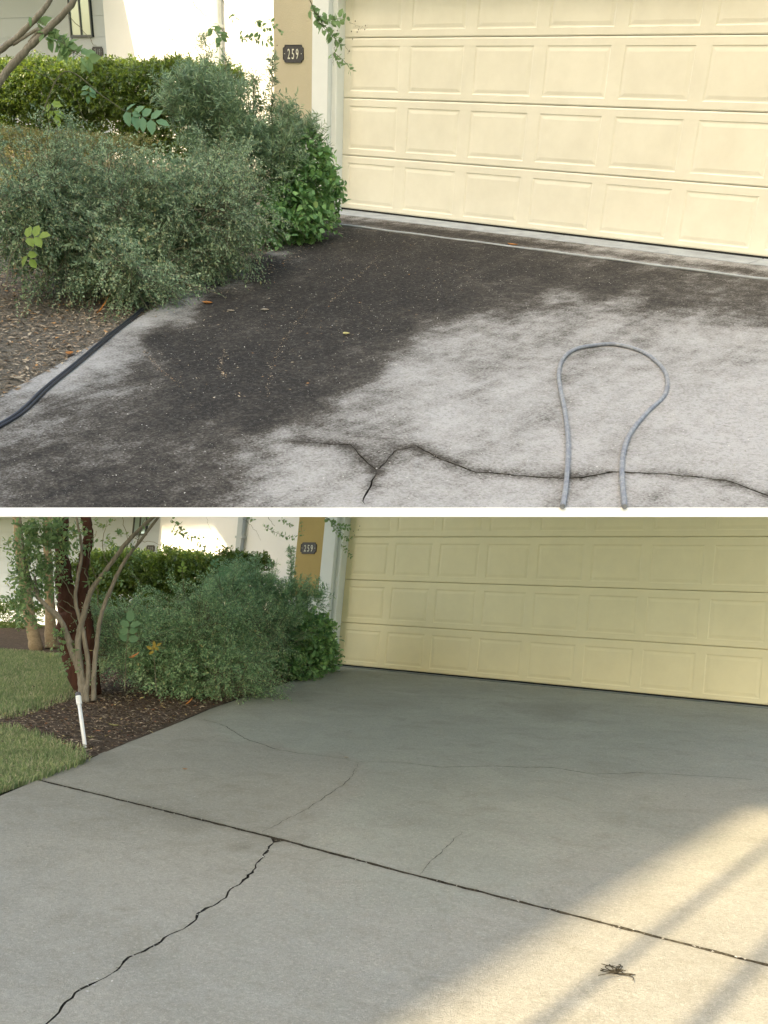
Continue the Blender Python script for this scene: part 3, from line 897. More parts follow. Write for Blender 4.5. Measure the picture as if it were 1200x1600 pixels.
drvB = slab('driveway', PB, [edgeB[0] + np.array([0, 0])] + edgeB[1:] + [farside[0]] + farside[1:] + [frB, (edgeB[0][0], -.02)], [h[0] for h in hair], .055, conc_b, .05, 0,
            {'stain': stainB, 'soil': soilB}, label='lower concrete driveway pressure-washed clean and still damp near the door', kind='structure')
# two front slabs, either side of the open crack
ci = ckB[0]; nh = len(ci) // 2
left_side, right_side = (ci[:nh], ci[nh:][::-1])
if left_side[nh // 2][0] > right_side[nh // 2][0]: left_side, right_side = right_side, left_side
near = nearside
k0 = min(range(len(near)), key=lambda i: np.hypot(*(near[i] - ckB[1][0])))
PolyL = [n_ for n_ in near[:k0]] + [p for p in left_side if p[1] < near[k0][1] - .02]
PolyL = PolyL + [bL, PB.ground(-200, 1330)[:2]]
PolyR = [p for p in near[k0 + 1:]] + [bR] + [right_side[-1] + np.array([.02, -.0])] + [p for p in right_side if p[1] < near[k0][1] - .02][::-1]
for nm, pl in (('front_slab', PolyL), ('front_slab', PolyR)):
    slab(nm, PB, pl, [], .055, conc_b, .05, 0, {'stain': stainB, 'soil': soilB}, parent=drvB)
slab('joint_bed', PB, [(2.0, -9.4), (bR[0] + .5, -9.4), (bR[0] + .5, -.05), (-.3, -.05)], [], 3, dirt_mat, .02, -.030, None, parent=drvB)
mbs = MB(); z = PB.k * -.12
mbs.add([(bx0 - .1, -.12, z - .01), (frB[0], -.12, z - .01), (frB[0], .06, -.03), (bx0 - .1, .06, -.03), (bx0 - .1, -.12, z + .008), (frB[0], -.12, z + .008), (frB[0], .06, .004), (bx0 - .1, .06, .004)],
        [(0, 3, 2, 1), (4, 5, 6, 7), (0, 1, 5, 4), (1, 2, 6, 5), (2, 3, 7, 6), (3, 0, 4, 7)])
bevel(mbs.build('door_sill', sill_b, parent=drvB), .004)

# lower ground: lawn sheet out to the horizon, mulch bed on it
big = MB()
gx_ = np.linspace(-60, 60, 13); gy_ = np.concatenate([np.linspace(-9.5, 6, 9), [20, 60]])
gy_ = np.concatenate([[-70, -30], gy_])
for y in gy_:
    for x in gx_:
        yy = max(y, -9.5); zz = PB.k * min(yy, 3.0) - .11
        big.V.append((x, y, zz))
nx = len(gx_)
for j in range(len(gy_) - 1):
    for i in range(nx - 1): big.F.append([j * nx + i, j * nx + i + 1, (j + 1) * nx + i + 1, (j + 1) * nx + i])
big.build('ground', lawn_mat, PB, kind='structure', label='grassy ground below and around the lower house')
mulch_uv = [(534, 1036), (480, 1057), (420, 1076), (330, 1107), (265, 1135), (200, 1160), (136, 1187), (118, 1180), (78, 1165), (45, 1150), (20, 1146), (-60, 1140), (-60, 1118), (24, 1116), (60, 1103), (105, 1085), (150, 1060), (180, 1035), (60, 1020), (-60, 1012), (-60, 985), (150, 975), (330, 965), (480, 985)]
sheet('mulch_bed', PB, gxy(PB, mulch_uv), .06, soil_b, .004, .016, 9, .06, label='dark bark mulch bed beside the lower driveway', kind='structure')
lawn_uv1 = [(-60, 1012), (60, 1020), (180, 1035), (150, 1060), (105, 1085), (60, 1103), (24, 1116), (-60, 1118)]
lawn_uv2 = [(60, 1214), (130, 1188), (136, 1187), (118, 1180), (78, 1165), (45, 1150), (20, 1146), (-60, 1140), (-60, 1240), (0, 1232)]
e0 = PB.ground(-60, 1262)[:2]
for lu in (lawn_uv1, [(58, 1216), (134, 1188), (118, 1180), (78, 1165), (45, 1150), (20, 1146), (-60, 1140), (-200, 1150), (-200, 1310), (-60, 1262)]):
    sheet('lawn', PB, gxy(PB, lu), .08, lawn_mat, -.012, .012, 4, .05, kind='structure', label='patch of green lawn, ' + ('beyond the tree bed' if lu is lawn_uv1 else 'in the corner by the driveway joint'))

# ================================================================== BEHIND THE CAMERA: unseen masses and palms added to cast the shade
TE = math.tan(rad(SUN_EL)); YB = -25.0
zh = lambda h: h - TE * YB
tb = thing('shade_blocker', None, (2, YB, -1.5), 'unseen building across the road behind the viewer', 'blocker')  # outline shaped by the shadows wanted on both forecourts
mb = MB(); mb.box((-3.46, YB - 3, -2), (4.79, YB, zh(5.8))); mb.build('shade_mass', stucco_y, parent=tb)
mb = MB(); mb.box((4.791, YB - .5, zh(-2.74)), (11, YB, zh(5.2))); mb.build('shade_slab_upper', stucco_y, parent=tb)
mb = MB(); mb.box((-16, YB - 3, -2), (-3.461, YB, zh(1.2))); mb.build('shade_mass_low', stucco_y, parent=tb)
mb = MB(); mb.box((-16, YB - .5, zh(3.65)), (-3.461, YB, zh(5.7))); mb.build('shade_slab_side', stucco_y, parent=tb)
for x in (-15.8, -12, -9.2): mb = MB(); mb.box((x, YB - .45, zh(1.0)), (x + .2, YB - .25, zh(3.65))); mb.build('shade_slab_post', stucco_y, parent=tb)
for k, z in enumerate(np.arange(2, 18, 2.9)):
    for x in (-.4, 1.5, 3.4):
        f = MB(); f.box((x, YB - .03, z), (x + 1.1, YB + .03, z + 1.4)); f.build('window', frame_dark, parent=tb)  # window shapes on the added shade mass
for i, (x, r) in enumerate(((5.78, .026), (6.12, .032))):
    t = thing('streak_palm', None, (x, -14.5 - i * .4, -1.4), ('slimmer' if i == 0 else 'thicker') + ' unseen palm trunk added behind the viewer for shadow streaks', 'shade palm')  # added to lay trunk shadows across the sun patch
    mb = MB(); mb.tube([(x - .012 * q, -14.5 - i * .4, -1.4 + q * .95) for q in range(11)], [r * (1 - .02 * q) for q in range(11)], 8); mb.build('trunk', bark_tan, parent=t)
    mb = MB()
    for a in range(14):
        aa = a * 2 * math.pi / 14; c_ = np.array([x - .12, -14.5 - i * .4, 8.5])
        Pm = [c_ + np.array([math.cos(aa), math.sin(aa), 0]) * s_ * .9 + np.array([0, 0, .35 * s_ - .35 * s_ * s_]) for s_ in (0, .5, 1, 1.5)]
        mb.tube(Pm, [.02, .05, .05, .01], 4)
    mb.build('crown', leaf_needle, parent=t)


# ================================================================== FOLIAGE
def frames(D, rs):
    D = D / np.linalg.norm(D, axis=1)[:, None]
    U = rs.normal(size=D.shape); U -= (U * D).sum(1)[:, None] * D; U /= np.linalg.norm(U, axis=1)[:, None]
    return D, U, np.cross(D, U)


LEAF2 = (np.array([[0, 0, 0], [.45, .5, .16], [1, 0, .0], [.45, -.5, .16]]), [(0, 1, 2), (0, 2, 3)])
LEAF6 = (np.array([[0, 0, 0], [.28, .46, .12], [.68, .40, .14], [1, 0, -.06], [.68, -.40, .14], [.28, -.46, .12], [.5, 0, 0]]), [(0, 6, 1), (1, 6, 2), (2, 6, 3), (3, 6, 4), (4, 6, 5), (5, 6, 0)])
NEED = (np.array([[0, 0, 0], [.5, .5, .05], [1, 0, 0], [.5, -.5, .05]]), [(0, 1, 2), (0, 2, 3)])


def leaf_arrays(P, D, L, Wd, shape, rs, up=0.5):
    """leaves at P pointing along D; faces roughly turned up by `up`"""
    n = len(P); T, Fq = shape
    D = D / np.linalg.norm(D, axis=1)[:, None]
    N = rs.normal(size=D.shape) * (1 - up) + np.array([0, 0, up * 1.5]); N -= (N * D).sum(1)[:, None] * D
    N /= np.linalg.norm(N, axis=1)[:, None] + 1e-9
    B = np.cross(N, D)
    V = P[:, None, :] + (T[None, :, 0:1] * L[:, None, None]) * D[:, None, :] + (T[None, :, 1:2] * Wd[:, None, None]) * B[:, None, :] + (T[None, :, 2:3] * Wd[:, None, None]) * N[:, None, :]
    k = len(T); idx = (np.arange(n) * k)[:, None, None] + np.array(Fq)[None]
    return V.reshape(-1, 3), idx.reshape(-1, len(Fq[0]))


def put_np(name, V, Fc, mat, parent, smooth=False):
    base = np.array(parent['_loc']) if parent is not None else 0
    V = np.asarray(V, np.float32) - base; Fc = np.asarray(Fc, np.int32)
    me = bpy.data.meshes.new(name); nF, k = Fc.shape
    me.vertices.add(len(V)); me.vertices.foreach_set('co', V.astype(np.float32).ravel())
    me.loops.add(nF * k); me.loops.foreach_set('vertex_index', Fc.ravel())
    me.polygons.add(nF); me.polygons.foreach_set('loop_start', np.arange(0, nF * k, k, dtype=np.int32))
    me.update(calc_edges=True); me.materials.append(mat)
    o = bpy.data.objects.new(name, me); C.objects.link(o)
    if parent is not None: o.parent = parent
    return o


class Plant:
    """grows twigs and leaves in a place's frame"""
    def __init__(s, place, base, label, cat, name, group=None, seed=1):
        s.t = thing(name, place, base, label, cat, group); s.place = place; s.base = np.array(base, float); s.rs = np.random.RandomState(seed)
        s.leafV = []; s.leafF = []; s.nv = 0; s.st = MB()

    def leaves(s, P, D, L, Wd, shape=LEAF2, up=.5):
        V, Fq = leaf_arrays(np.array(P), np.array(D), np.array(L), np.array(Wd), shape, s.rs, up)
        s.leafV.append(V); s.leafF.append(Fq + s.nv); s.nv += len(V)

    def twigs(s, starts, dirs, length, nleaf, L, Wd, shape=LEAF2, droop=.3, spread=.8, up=.5, stem=0, stem_every=1, frac0=.1):
        """each twig: a parabola; leaves alternate along it"""
        n = len(starts); rs = s.rs
        dirs = dirs / np.linalg.norm(dirs, axis=1)[:, None]
        ln = length * rs.uniform(.55, 1.25, n)
        side = np.cross(dirs, rs.normal(size=(n, 3))); side /= np.linalg.norm(side, axis=1)[:, None]
        t = frac0 + (1 - frac0) * (np.arange(nleaf) + .5) / nleaf
        tt = t[None, :, None]
        curve = lambda q: starts[:, None, :] + dirs[:, None, :] * (ln[:, None, None] * q) - np.array([0, 0, 1.0]) * (droop * ln[:, None, None] * q * q) + side[:, None, :] * (.12 * ln[:, None, None] * q * q)
        P = curve(tt)
        tan = dirs[:, None, :] - np.array([0, 0, 2 * droop]) * tt + side[:, None, :] * .24 * tt
        sgn = np.where(np.arange(nleaf) % 2, 1, -1)[None, :, None]
        s2 = np.cross(tan, side[:, None, :] + rs.normal(size=(n, nleaf, 3)) * .5)
        s2 /= np.linalg.norm(s2, axis=2)[:, :, None] + 1e-9
        D = tan * (1 - spread * .5) + s2 * sgn * spread + rs.normal(size=P.shape) * .10
        k = n * nleaf
        s.leaves(P.reshape(-1, 3), D.reshape(-1, 3), L * rs.uniform(.6, 1.3, k), Wd * rs.uniform(.7, 1.2, k), shape, up)
        if stem:
            for i in range(0, n, stem_every):
                c = [starts[i] + dirs[i] * ln[i] * q - np.array([0, 0, 1]) * droop * ln[i] * q * q + side[i] * .12 * ln[i] * q * q for q in (0, .5, 1)]
                s.st.tube(c, [stem, stem * .8, stem * .4], 3, False)

    def finish(s, leafmat, stemmat, leafname='foliage', stemname='branches'):
        if s.leafV and leafname != 'leaf': tag(put_np(leafname, np.concatenate(s.leafV), np.concatenate(s.leafF), leafmat, s.t), kind='stuff')
        if s.leafV and leafname == 'leaf':
            for V, Fq in zip(s.leafV, s.leafF):
                k = 7; f0 = Fq.min(); base_f = Fq[Fq.max(1) < f0 + k] - f0
                for i in range(len(V) // k): put_np('leaf', V[i * k:(i + 1) * k], base_f, leafmat, s.t)
        if s.st.V: s.st.build(stemname, stemmat, parent=s.t, kind='stuff' if stemname != 'stem' else None)
        s.leafV = []; s.leafF = []; s.nv = 0; s.st = MB()
        return s.t


def lump(place, u, v, vb, ru, rv, depth=1.0, ub=None):
    """an ellipsoid (centre, radii in m) for a mass seen at u, v with its foot on the ground seen at row vb"""
    c = place.stand(u, v, vb) if ub is None else place.stand(u, v, vb)
    p = place.px(c); return c, np.array([ru * p, ru * p * depth, rv * p])


def shell(rs, lumps, n, rmin=.72, rmax=1.0, zmin=None, place=None):
    """points in the lumps' outer shells that no other lump swallows, with their outward directions"""
    vol = np.array([(r[0] * r[2]) for c, r in lumps]); pr = vol / vol.sum()
    P = []; D = []
    while len(P) < n:
        k = rs.choice(len(lumps), size=4 * n, p=pr)
        d = rs.normal(size=(4 * n, 3)); d /= np.linalg.norm(d, axis=1)[:, None]
        rr = rs.uniform(rmin, rmax, 4 * n)
        c = np.array([lumps[i][0] for i in k]); r = np.array([lumps[i][1] for i in k])
        p = c + d * r * rr[:, None]
        ok = np.ones(len(p), bool)
        for j, (cj, rj) in enumerate(lumps):
            q = (((p - cj) / rj) ** 2).sum(1)
            ok &= (q > (rmin * .92) ** 2) | (k == j)
        if place is not None: ok &= p[:, 2] > place.k * p[:, 1] + .02
        nrm = d / r; nrm /= np.linalg.norm(nrm, axis=1)[:, None]
        for a, b in zip(p[ok], nrm[ok]):
            P.append(a); D.append(b)
            if len(P) >= n: break
    return np.array(P), np.array(D)


def limb_set(pl, base, lumps, rs, n, r0=.016):
    """woody stems from the foot to inside the crown"""
    for i in range(n):
        c, r = lumps[rs.randint(len(lumps))]
        e = c + rs.normal(size=3) * r * .45
        b = base + np.array([rs.normal() * .09, rs.normal() * .09, -.02])
        m1 = b * .55 + e * .45 + np.array([rs.normal() * .08, rs.normal() * .08, .12])
        pts = smooth_path([b, m1, e], 5)
        pl.st.tube(pts, list(np.linspace(r0, r0 * .3, len(pts))), 5, False)


def knobbly(rs, lumps, n, f):
    """smaller boughs standing out of the big masses"""
    out = []
    for c, r in lumps:
        for _ in range(n):
            d = rs.normal(size=3); d[2] = abs(d[2]) * .9 - .25; d /= np.linalg.norm(d)
            q = r.mean() * f * rs.uniform(.7, 1.3); out.append((c + d * (r - q * .55), np.array([q, q, q * .8])))
    return out


def fine_shrub(place, base_uv, lumps, label, seed, ntw=4600, L=.024, Wd=.0125, tw=.27, group=None, dens=15):
    base = place.ground(*base_uv)
    pl = Plant(place, base, label, 'shrub', 'fine_leaved_shrub', group, seed); rs = pl.rs
    K = ntw // 11; big_l = lumps; lumps = knobbly(rs, lumps, 9, .40)
    A_, B_ = shell(rs, lumps, K, .70, 1.0, place=place)
    B_ = B_ * .8 + np.array([.14, -.05, .30]) + rs.normal(size=B_.shape) * .30; B_ /= np.linalg.norm(B_, axis=1)[:, None]
    i_ = np.repeat(np.arange(K), 11); q_ = rs.uniform(-.16, .16, len(i_))[:, None]
    P = A_[i_] + B_[i_] * q_ + rs.normal(size=(len(i_), 3)) * .012
    D = B_[i_] + rs.normal(size=(len(i_), 3)) * .25
    for a_, b_ in zip(A_, B_): pl.st.tube([a_ - b_ * .24, a_, a_ + b_ * .16], [.0045, .003, .0015], 4, False)
    # twigs lean to the driveway side as the shrub does
    pl.twigs(P, D, tw, dens, L, Wd, LEAF2, .42, .75, .62, stem=.0014, stem_every=3)
    # long arching shoots
    P, D = shell(rs, lumps, ntw // 16, .8, 1.0, place=place); lumps = big_l
    D = D * .6 + np.array([.18, -.05, .7]) + rs.normal(size=D.shape) * .3
    pl.twigs(P, D, tw * 1.7, dens + 8, L * .9, Wd * .9, LEAF2, .55, .7, .5, stem=.0026)
    # inner mass of older leaves
    P, D = shell(rs, lumps, ntw // 2, .25, .70, place=place)
    pl.twigs(P, D + rs.normal(size=D.shape) * .6, tw * .8, 10, L * 1.5, Wd * 1.6, LEAF2, .2, .9, .4)
    limb_set(pl, base, lumps, rs, 16)
    return pl.finish(leaf_fine if place is PA else leaf_fine_hazed, bark_twig)


def hedge(place, x0, x1, y0, y1, z0, z1, label, seed, n, L, Wd, mat, name='hedge', cat='hedge', tw=.10, stems=(), wob=.05, thin=None, slope=False, up=.5, group=None):
    base = np.array([(x0 + x1) / 2, (y0 + y1) / 2, place.k * (y0 + y1) / 2])
    pl = Plant(place, base, label, cat, name, group, seed); rs = pl.rs
    P = []; D = []
    while len(P) < n:
        p = np.array([rs.uniform(x0, x1), rs.uniform(y0, y1), rs.uniform(z0, z1)])
        e = np.array([min(p[0] - x0, x1 - p[0]), (p[1] - y0), z1 - p[2]])
        if min(e[1], e[2]) > .16 and rs.rand() > .22: continue
        if thin is not None and rs.rand() < thin(p): continue
        hz_ = wob * (math.sin(p[0] * 5.1 + seed) + math.sin(p[0] * 11.3 + p[1] * 4) * .7)
        p[2] += hz_ * (p[2] - z0) / (z1 - z0)
        d = np.array([0, -1.0, .3]) if e[1] < e[2] else np.array([0, -.2, 1.0])
        P.append(p); D.append(d + rs.normal(size=3) * .45)
    pl.twigs(np.array(P), np.array(D), tw, 7, L, Wd, LEAF2, .15, .8, up, stem=.0015, stem_every=3)
    for (xs_, ys_) in stems:
        g = place.k * ys_
        for q in range(3):
            e = np.array([xs_ + rs.normal() * .22, ys_ + rs.normal() * .1, z0 + (z1 - z0) * .6])
            pl.st.tube(smooth_path([[xs_ + rs.normal() * .03, ys_, g - .03], [xs_ + rs.normal() * .06, ys_, (g + z0) / 2 + .05], e], 4), [.016, .015, .013, .012, .011, .01, .009, .008, .006], 5, False)
    return pl.finish(mat, bark_twig)


def podocarpus(place, base_uv, lumps, spires, label, seed, ntw=1300):
    base = place.ground(*base_uv)
    pl = Plant(place, base, label, 'shrub', 'narrow_leaved_shrub', None, seed); rs = pl.rs
    P, D = shell(rs, knobbly(rs, lumps, 6, .42), ntw, .5, 1.0, place=place)
    D = D * .6 + np.array([0, 0, .75]) + rs.normal(size=D.shape) * .28
    pl.twigs(P, D, .21, 20, .062, .0105, NEED, .15, .85, .5, stem=.0022, stem_every=2)
    P, D = shell(rs, lumps, ntw // 3, .2, .6, place=place)
    pl.twigs(P, D + rs.normal(size=D.shape) * .5, .20, 16, .05, .009, NEED, .15, .85, .35)
    for (u, v0, v1, wpx) in spires:
        a = place.stand(u, v1, base_uv[1]); b = place.stand(u, v0, base_uv[1]); a2 = base * .3 + a * .7
        pl.st.tube([base, a2, a, b], [.014, .011, .008, .002], 5, False)
        pxm = place.px(a); n = int(np.linalg.norm(b - a) / .008)
        q = rs.uniform(0, 1, n); st = a[None] + (b - a)[None] * q[:, None]
        ang = rs.uniform(0, 6.28, n); dr = np.stack([np.cos(ang), np.sin(ang), np.full(n, .9)], 1)
        pl.twigs(st, dr, wpx * pxm * .8, 10, .042, .0085, NEED, .1, .85, .3, stem=.0013)
    limb_set(pl, base, lumps, rs, 9, .014)
    return pl.finish(leaf_needle if place is PA else leaf_needle_hazed, bark_twig)


def broad_vine(place, base_uv, lumps, label, seed, n=900, L=.060, Wd=.044, sprays=()):
    base = place.ground(*base_uv)
    pl = Plant(place, base, label, 'shrub', 'broad_leaved_shrub', None, seed); rs = pl.rs
    P, D = shell(rs, lumps, n, .55, 1.0, place=place)
    D = D * .7 + np.array([.05, -.1, .15]) + rs.normal(size=D.shape) * .4
    pl.twigs(P, D, .13, 5, L, Wd, LEAF6, .35, .9, .62, stem=.0018)
    for pts in sprays:
        Q = smooth_path([place.stand(u, v, vb) for u, v, vb in pts], 6)
        pl.st.tube(Q, list(np.linspace(.004, .0015, len(Q))), 4, False)
        Q = np.array(Q[3:]); n_ = len(Q)
        d = np.stack([rs.normal(size=n_), rs.normal(size=n_), rs.uniform(-.5, .4, n_)], 1)
        pl.leaves(np.repeat(Q, 2, 0), np.concatenate([d, -d * [1, 1, .3]], 1).reshape(-1, 3), L * rs.uniform(.6, 1.1, 2 * n_), Wd * rs.uniform(.7, 1.1, 2 * n_), LEAF6, .4)
    limb_set(pl, base, lumps, rs, 9, .008)
    return pl.finish(leaf_broad, bark_twig)


def sprig(place, path, leafat, mat, label, seed, L=.06, Wd=.035, pairs=4, r=.0055, group=None, foot=None):
    """one thin self-sown stem carrying compound leaves"""
    Q = smooth_path([place.stand(u, v, vb) for u, v, vb in path], 7)
    base = place.ground(path[0][0], path[0][2]) if foot is None else foot
    pl = Plant(place, base, label, 'seedling', 'seedling', group, seed); rs = pl.rs
    pl.st.tube(Q, list(np.linspace(r, r * .45, len(Q))), 4, False)
    for (u, v, vb, dx, dz, k, sc) in leafat:
        p0 = place.stand(u, v, vb); R_ = place.R[:, 0]; dirn = R_ * dx + np.array([0, 0, dz]); dirn /= np.linalg.norm(dirn)
        ln = L * k * .55 * sc
        pl.st.tube([p0, p0 + dirn * ln], [.0018, .001], 3, False)
        pp = []; dd = []
        sd = np.cross(dirn, place.fwd); sd /= np.linalg.norm(sd)
        for i in range(k):
            c = p0 + dirn * ln * (i + .4) / k
            for sg in (-1, 1): pp.append(c); dd.append(sd * sg + dirn * .45 + rs.normal(size=3) * .12 - np.array([0, 0, .15]))
        pp.append(p0 + dirn * ln); dd.append(dirn)
        m_ = len(pp)
        T, Fq = LEAF6; D_ = np.array(dd); D_ /= np.linalg.norm(D_, axis=1)[:, None]
        N = -place.fwd[None] * 1.0 + np.array([0, 0, .5]) + rs.normal(size=(m_, 3)) * .25; N -= (N * D_).sum(1)[:, None] * D_; N /= np.linalg.norm(N, axis=1)[:, None]
        B = np.cross(N, D_); LL = L * sc * rs.uniform(.8, 1.1, m_); WW = Wd * sc * rs.uniform(.85, 1.1, m_)
        V = np.array(pp)[:, None] + T[None, :, 0:1] * LL[:, None, None] * D_[:, None] + T[None, :, 1:2] * WW[:, None, None] * B[:, None] + T[None, :, 2:3] * WW[:, None, None] * N[:, None]
        idx = (np.arange(m_) * len(T))[:, None, None] + np.array(Fq)[None]
        pl.leafV.append(V.reshape(-1, 3)); pl.leafF.append(idx.reshape(-1, 3) + pl.nv); pl.nv += m_ * len(T)
    return pl.finish(mat, bark_twig, 'leaf', 'stem')


# ---------------------------------------------------------------- upper planting
LA = [lump(PA, 120, 345, 452, 112, 100), lump(PA, 255, 325, 440, 118, 98), lump(PA, 335, 330, 415, 78, 78), lump(PA, 190, 400, 462, 120, 62), lump(PA, 40, 360, 470, 62, 95),
      lump(PA, 215, 435, 470, 70, 38), lump(PA, 300, 400, 440, 75, 48)]
fine_shrub(PA, (210, 440), LA, 'large upper grey-green shrub with arching fine twigs over the leaf litter', 21, 4900)
g = lambda u, v, y: PA.back(u, v, y)
z_t = g(180, 107, 0.0)[2]; z_b = g(180, 172, 0.0)[2]
hx0, hx1 = g(-110, 110, 0.0)[0], g(345, 110, 0.0)[0]
hedge(PA, hx0, hx1, -.25, .45, z_b, z_t, 'tall upper hedge with glossy sunlit leaves above bare stems', 22, 8600, .050, .030, leaf_hedge, tw=.13, wob=.04,
      stems=[(hx0 + .35 + k * .5, .1) for k in range(int((hx1 - hx0) / .5))], thin=lambda p: .0)
hedge(PA, hx0, hx1, -.15, .35, g(180, 242, 0.0)[2], z_b, 'loose lower skirt of leaves beneath the tall upper hedge', 23, 5600, .046, .028, leaf_hedge, tw=.12, wob=.03, name='hedge_undergrowth', cat='undergrowth',
      thin=lambda p: .7 if math.sin(p[0] * 3.1 + 1) > .85 else .05)
zt2 = g(100, 212, -1.5)[2]; hx2, hx3 = g(-110, 215, -1.5)[0], g(188, 215, -1.5)[0]
hedge(PA, hx2, hx3, -1.85, -.95, -.1, zt2, 'low flat-clipped olive hedge at the left of the upper bed', 24, 8000, .024, .015, leaf_clip, tw=.07, wob=.012, name='clipped_hedge')
PDL = [lump(PA, 345, 195, 378, 55, 75), lump(PA, 395, 245, 378, 58, 62), lump(PA, 440, 225, 372, 42, 52), lump(PA, 310, 190, 378, 45, 62), lump(PA, 365, 285, 378, 62, 60), lump(PA, 440, 290, 375, 45, 50)]
podocarpus(PA, (385, 372), PDL, [(322, 58, 140, 28), (352, 92, 165, 22), (425, 88, 205, 13), (396, 118, 200, 26), (300, 105, 170, 18), (452, 168, 230, 20)],
           'upper feathery narrow-leaved shrub with upright spires beside the tan pier', 25)
VL = [lump(PA, 478, 268, 371, 40, 48), lump(PA, 500, 305, 357, 26, 42), lump(PA, 452, 325, 381, 36, 36), lump(PA, 470, 345, 377, 42, 22), lump(PA, 425, 350, 388, 26, 20)]
broad_vine(PA, (478, 355), VL, 'upper bright broad-leaved shrub at the foot of the white door trim', 26, 900,
           sprays=[[(490, 300, 352), (505, 262, 352), (512, 236, 352)], [(500, 300, 350), (520, 285, 348), (528, 296, 348)]])
sprig(PA, [(60, 190, 430), (100, 112, 430), (160, 150, 430), (192, 172, 430)], [(192, 172, 430, 1, -.3, 4, 1.5), (140, 132, 430, -.2, -1, 2, .9), (205, 172, 430, .2, -1, 1, 1.1)], leaf_sprig,
      'thin stem ending in a fan of big pale leaves before the upper hedge', 27, .075, .046, foot=PA.ground(60, 430))
sprig(PA, [(70, 230, 440), (76, 200, 440), (76, 160, 440)], [(78, 158, 440, .3, -1, 2, 1.2)], leaf_lime, 'lime green seedling leaves hanging before the upper hedge', 28, .07, .05, foot=PA.ground(70, 440))
sprig(PA, [(10, 440, 500), (18, 400, 500), (40, 372, 500)], [(38, 372, 500, 1, .1, 2, 1.1), (40, 395, 500, .6, -1, 1, 1)], leaf_lime, 'seedling with broad yellow-green leaves low at the left of the upper shrub', 29, .08, .055, foot=PA.ground(10, 500))
sprig(PA, [(395, 330, 372), (392, 200, 372), (386, 150, 372), (372, 108, 372)], [(390, 118, 372, .4, -.6, 4, .8), (398, 150, 372, .4, -.8, 3, .9), (378, 100, 372, -.5, -.3, 2, .7)], leaf_tree,
      'dark seedling leaves rising through the upper feathery shrub', 30, .055, .03, foot=PA.ground(390, 372))


def myrtle(place, name, label, base_uv, stems, twigs, sprays, seed, clusters=(), berries=(), mat=None, stemmat=None):
    """stems: list of (pts [(u, v, vb)], r0, r1); sprays: drooping leafy twig ends"""
    base = place.ground(*base_uv)
    pl = Plant(place, base, label, 'tree', name, None, seed); rs = pl.rs
    for pts, r0, r1 in stems:
        Q = smooth_path([place.stand(*p) for p in pts], 8); mb = MB(); n = len(Q)
        Q = [q + rs.normal(size=3) * r0 * .06 for q in Q]
        mb.tube(Q, [r0 + (r1 - r0) * i / (n - 1) + rs.uniform(-.05, .05) * r0 for i in range(n)], 8); mb.build('trunk' if r0 > .02 else 'limb', stemmat or bark_grey, parent=pl.t, smooth=True)
    for pts, r0, r1 in twigs:
        Q = smooth_path([place.stand(*p) for p in pts], 7); Q = [q + rs.normal(size=3) * .006 for q in Q]
        pl.st.tube(Q, list(np.linspace(r0, r1, len(Q))), 4, False)
    for pts, k, L, Wd in sprays:
        Q = smooth_path([place.stand(*p) for p in pts], max(3, int(k / max(1, len(pts) - 1))))
        pl.st.tube(Q, list(np.linspace(.003, .001, len(Q))), 3, False)
        Q = np.array(Q); n_ = len(Q)
        tan = np.gradient(Q, axis=0); tan /= np.linalg.norm(tan, axis=1)[:, None] + 1e-9
        sd = np.cross(tan, place.fwd[None]); 
        P2 = np.repeat(Q, 2, 0) + rs.normal(size=(2 * n_, 3)) * .006
        D2 = np.stack([sd + tan * .5, -sd + tan * .5], 1).reshape(-1, 3) + rs.normal(size=(2 * n_, 3)) * .45
        pl.leaves(P2, D2, L * rs.uniform(.65, 1.15, 2 * n_), Wd * rs.uniform(.7, 1.15, 2 * n_), LEAF6, .25)
    pl.finish(mat or leaf_tree, bark_twig, 'leaf', 'twigs')
    for (u, v, vb, ru, rv, n, L, Wd) in clusters:
        c, r = lump(place, u, v, vb, ru, rv)
        P, D = shell(rs, [(c, r)], n, .1, 1.0)
        pl.twigs(P, D + rs.normal(size=D.shape) * .6, .12, 6, L, Wd, LEAF6, .4, .9, .4, stem=.0012)
    if len(berries):
        mb = MB()
        for (u, v, vb) in berries:
            c = place.stand(u, v, vb); r = .006
            V = [c + np.array(d) * r for d in ((1, 0, 0), (-1, 0, 0), (0, 1, 0), (0, -1, 0), (0, 0, 1.2), (0, 0, -1.2))]
            mb.add(V, [(0, 2, 4), (2, 1, 4), (1, 3, 4), (3, 0, 4), (2, 0, 5), (1, 2, 5), (3, 1, 5), (0, 3, 5)])
        mb.build('seed_capsules', berry_mat, parent=pl.t)
    return pl.finish(mat or leaf_tree, bark_twig, 'crown', 'twigs')


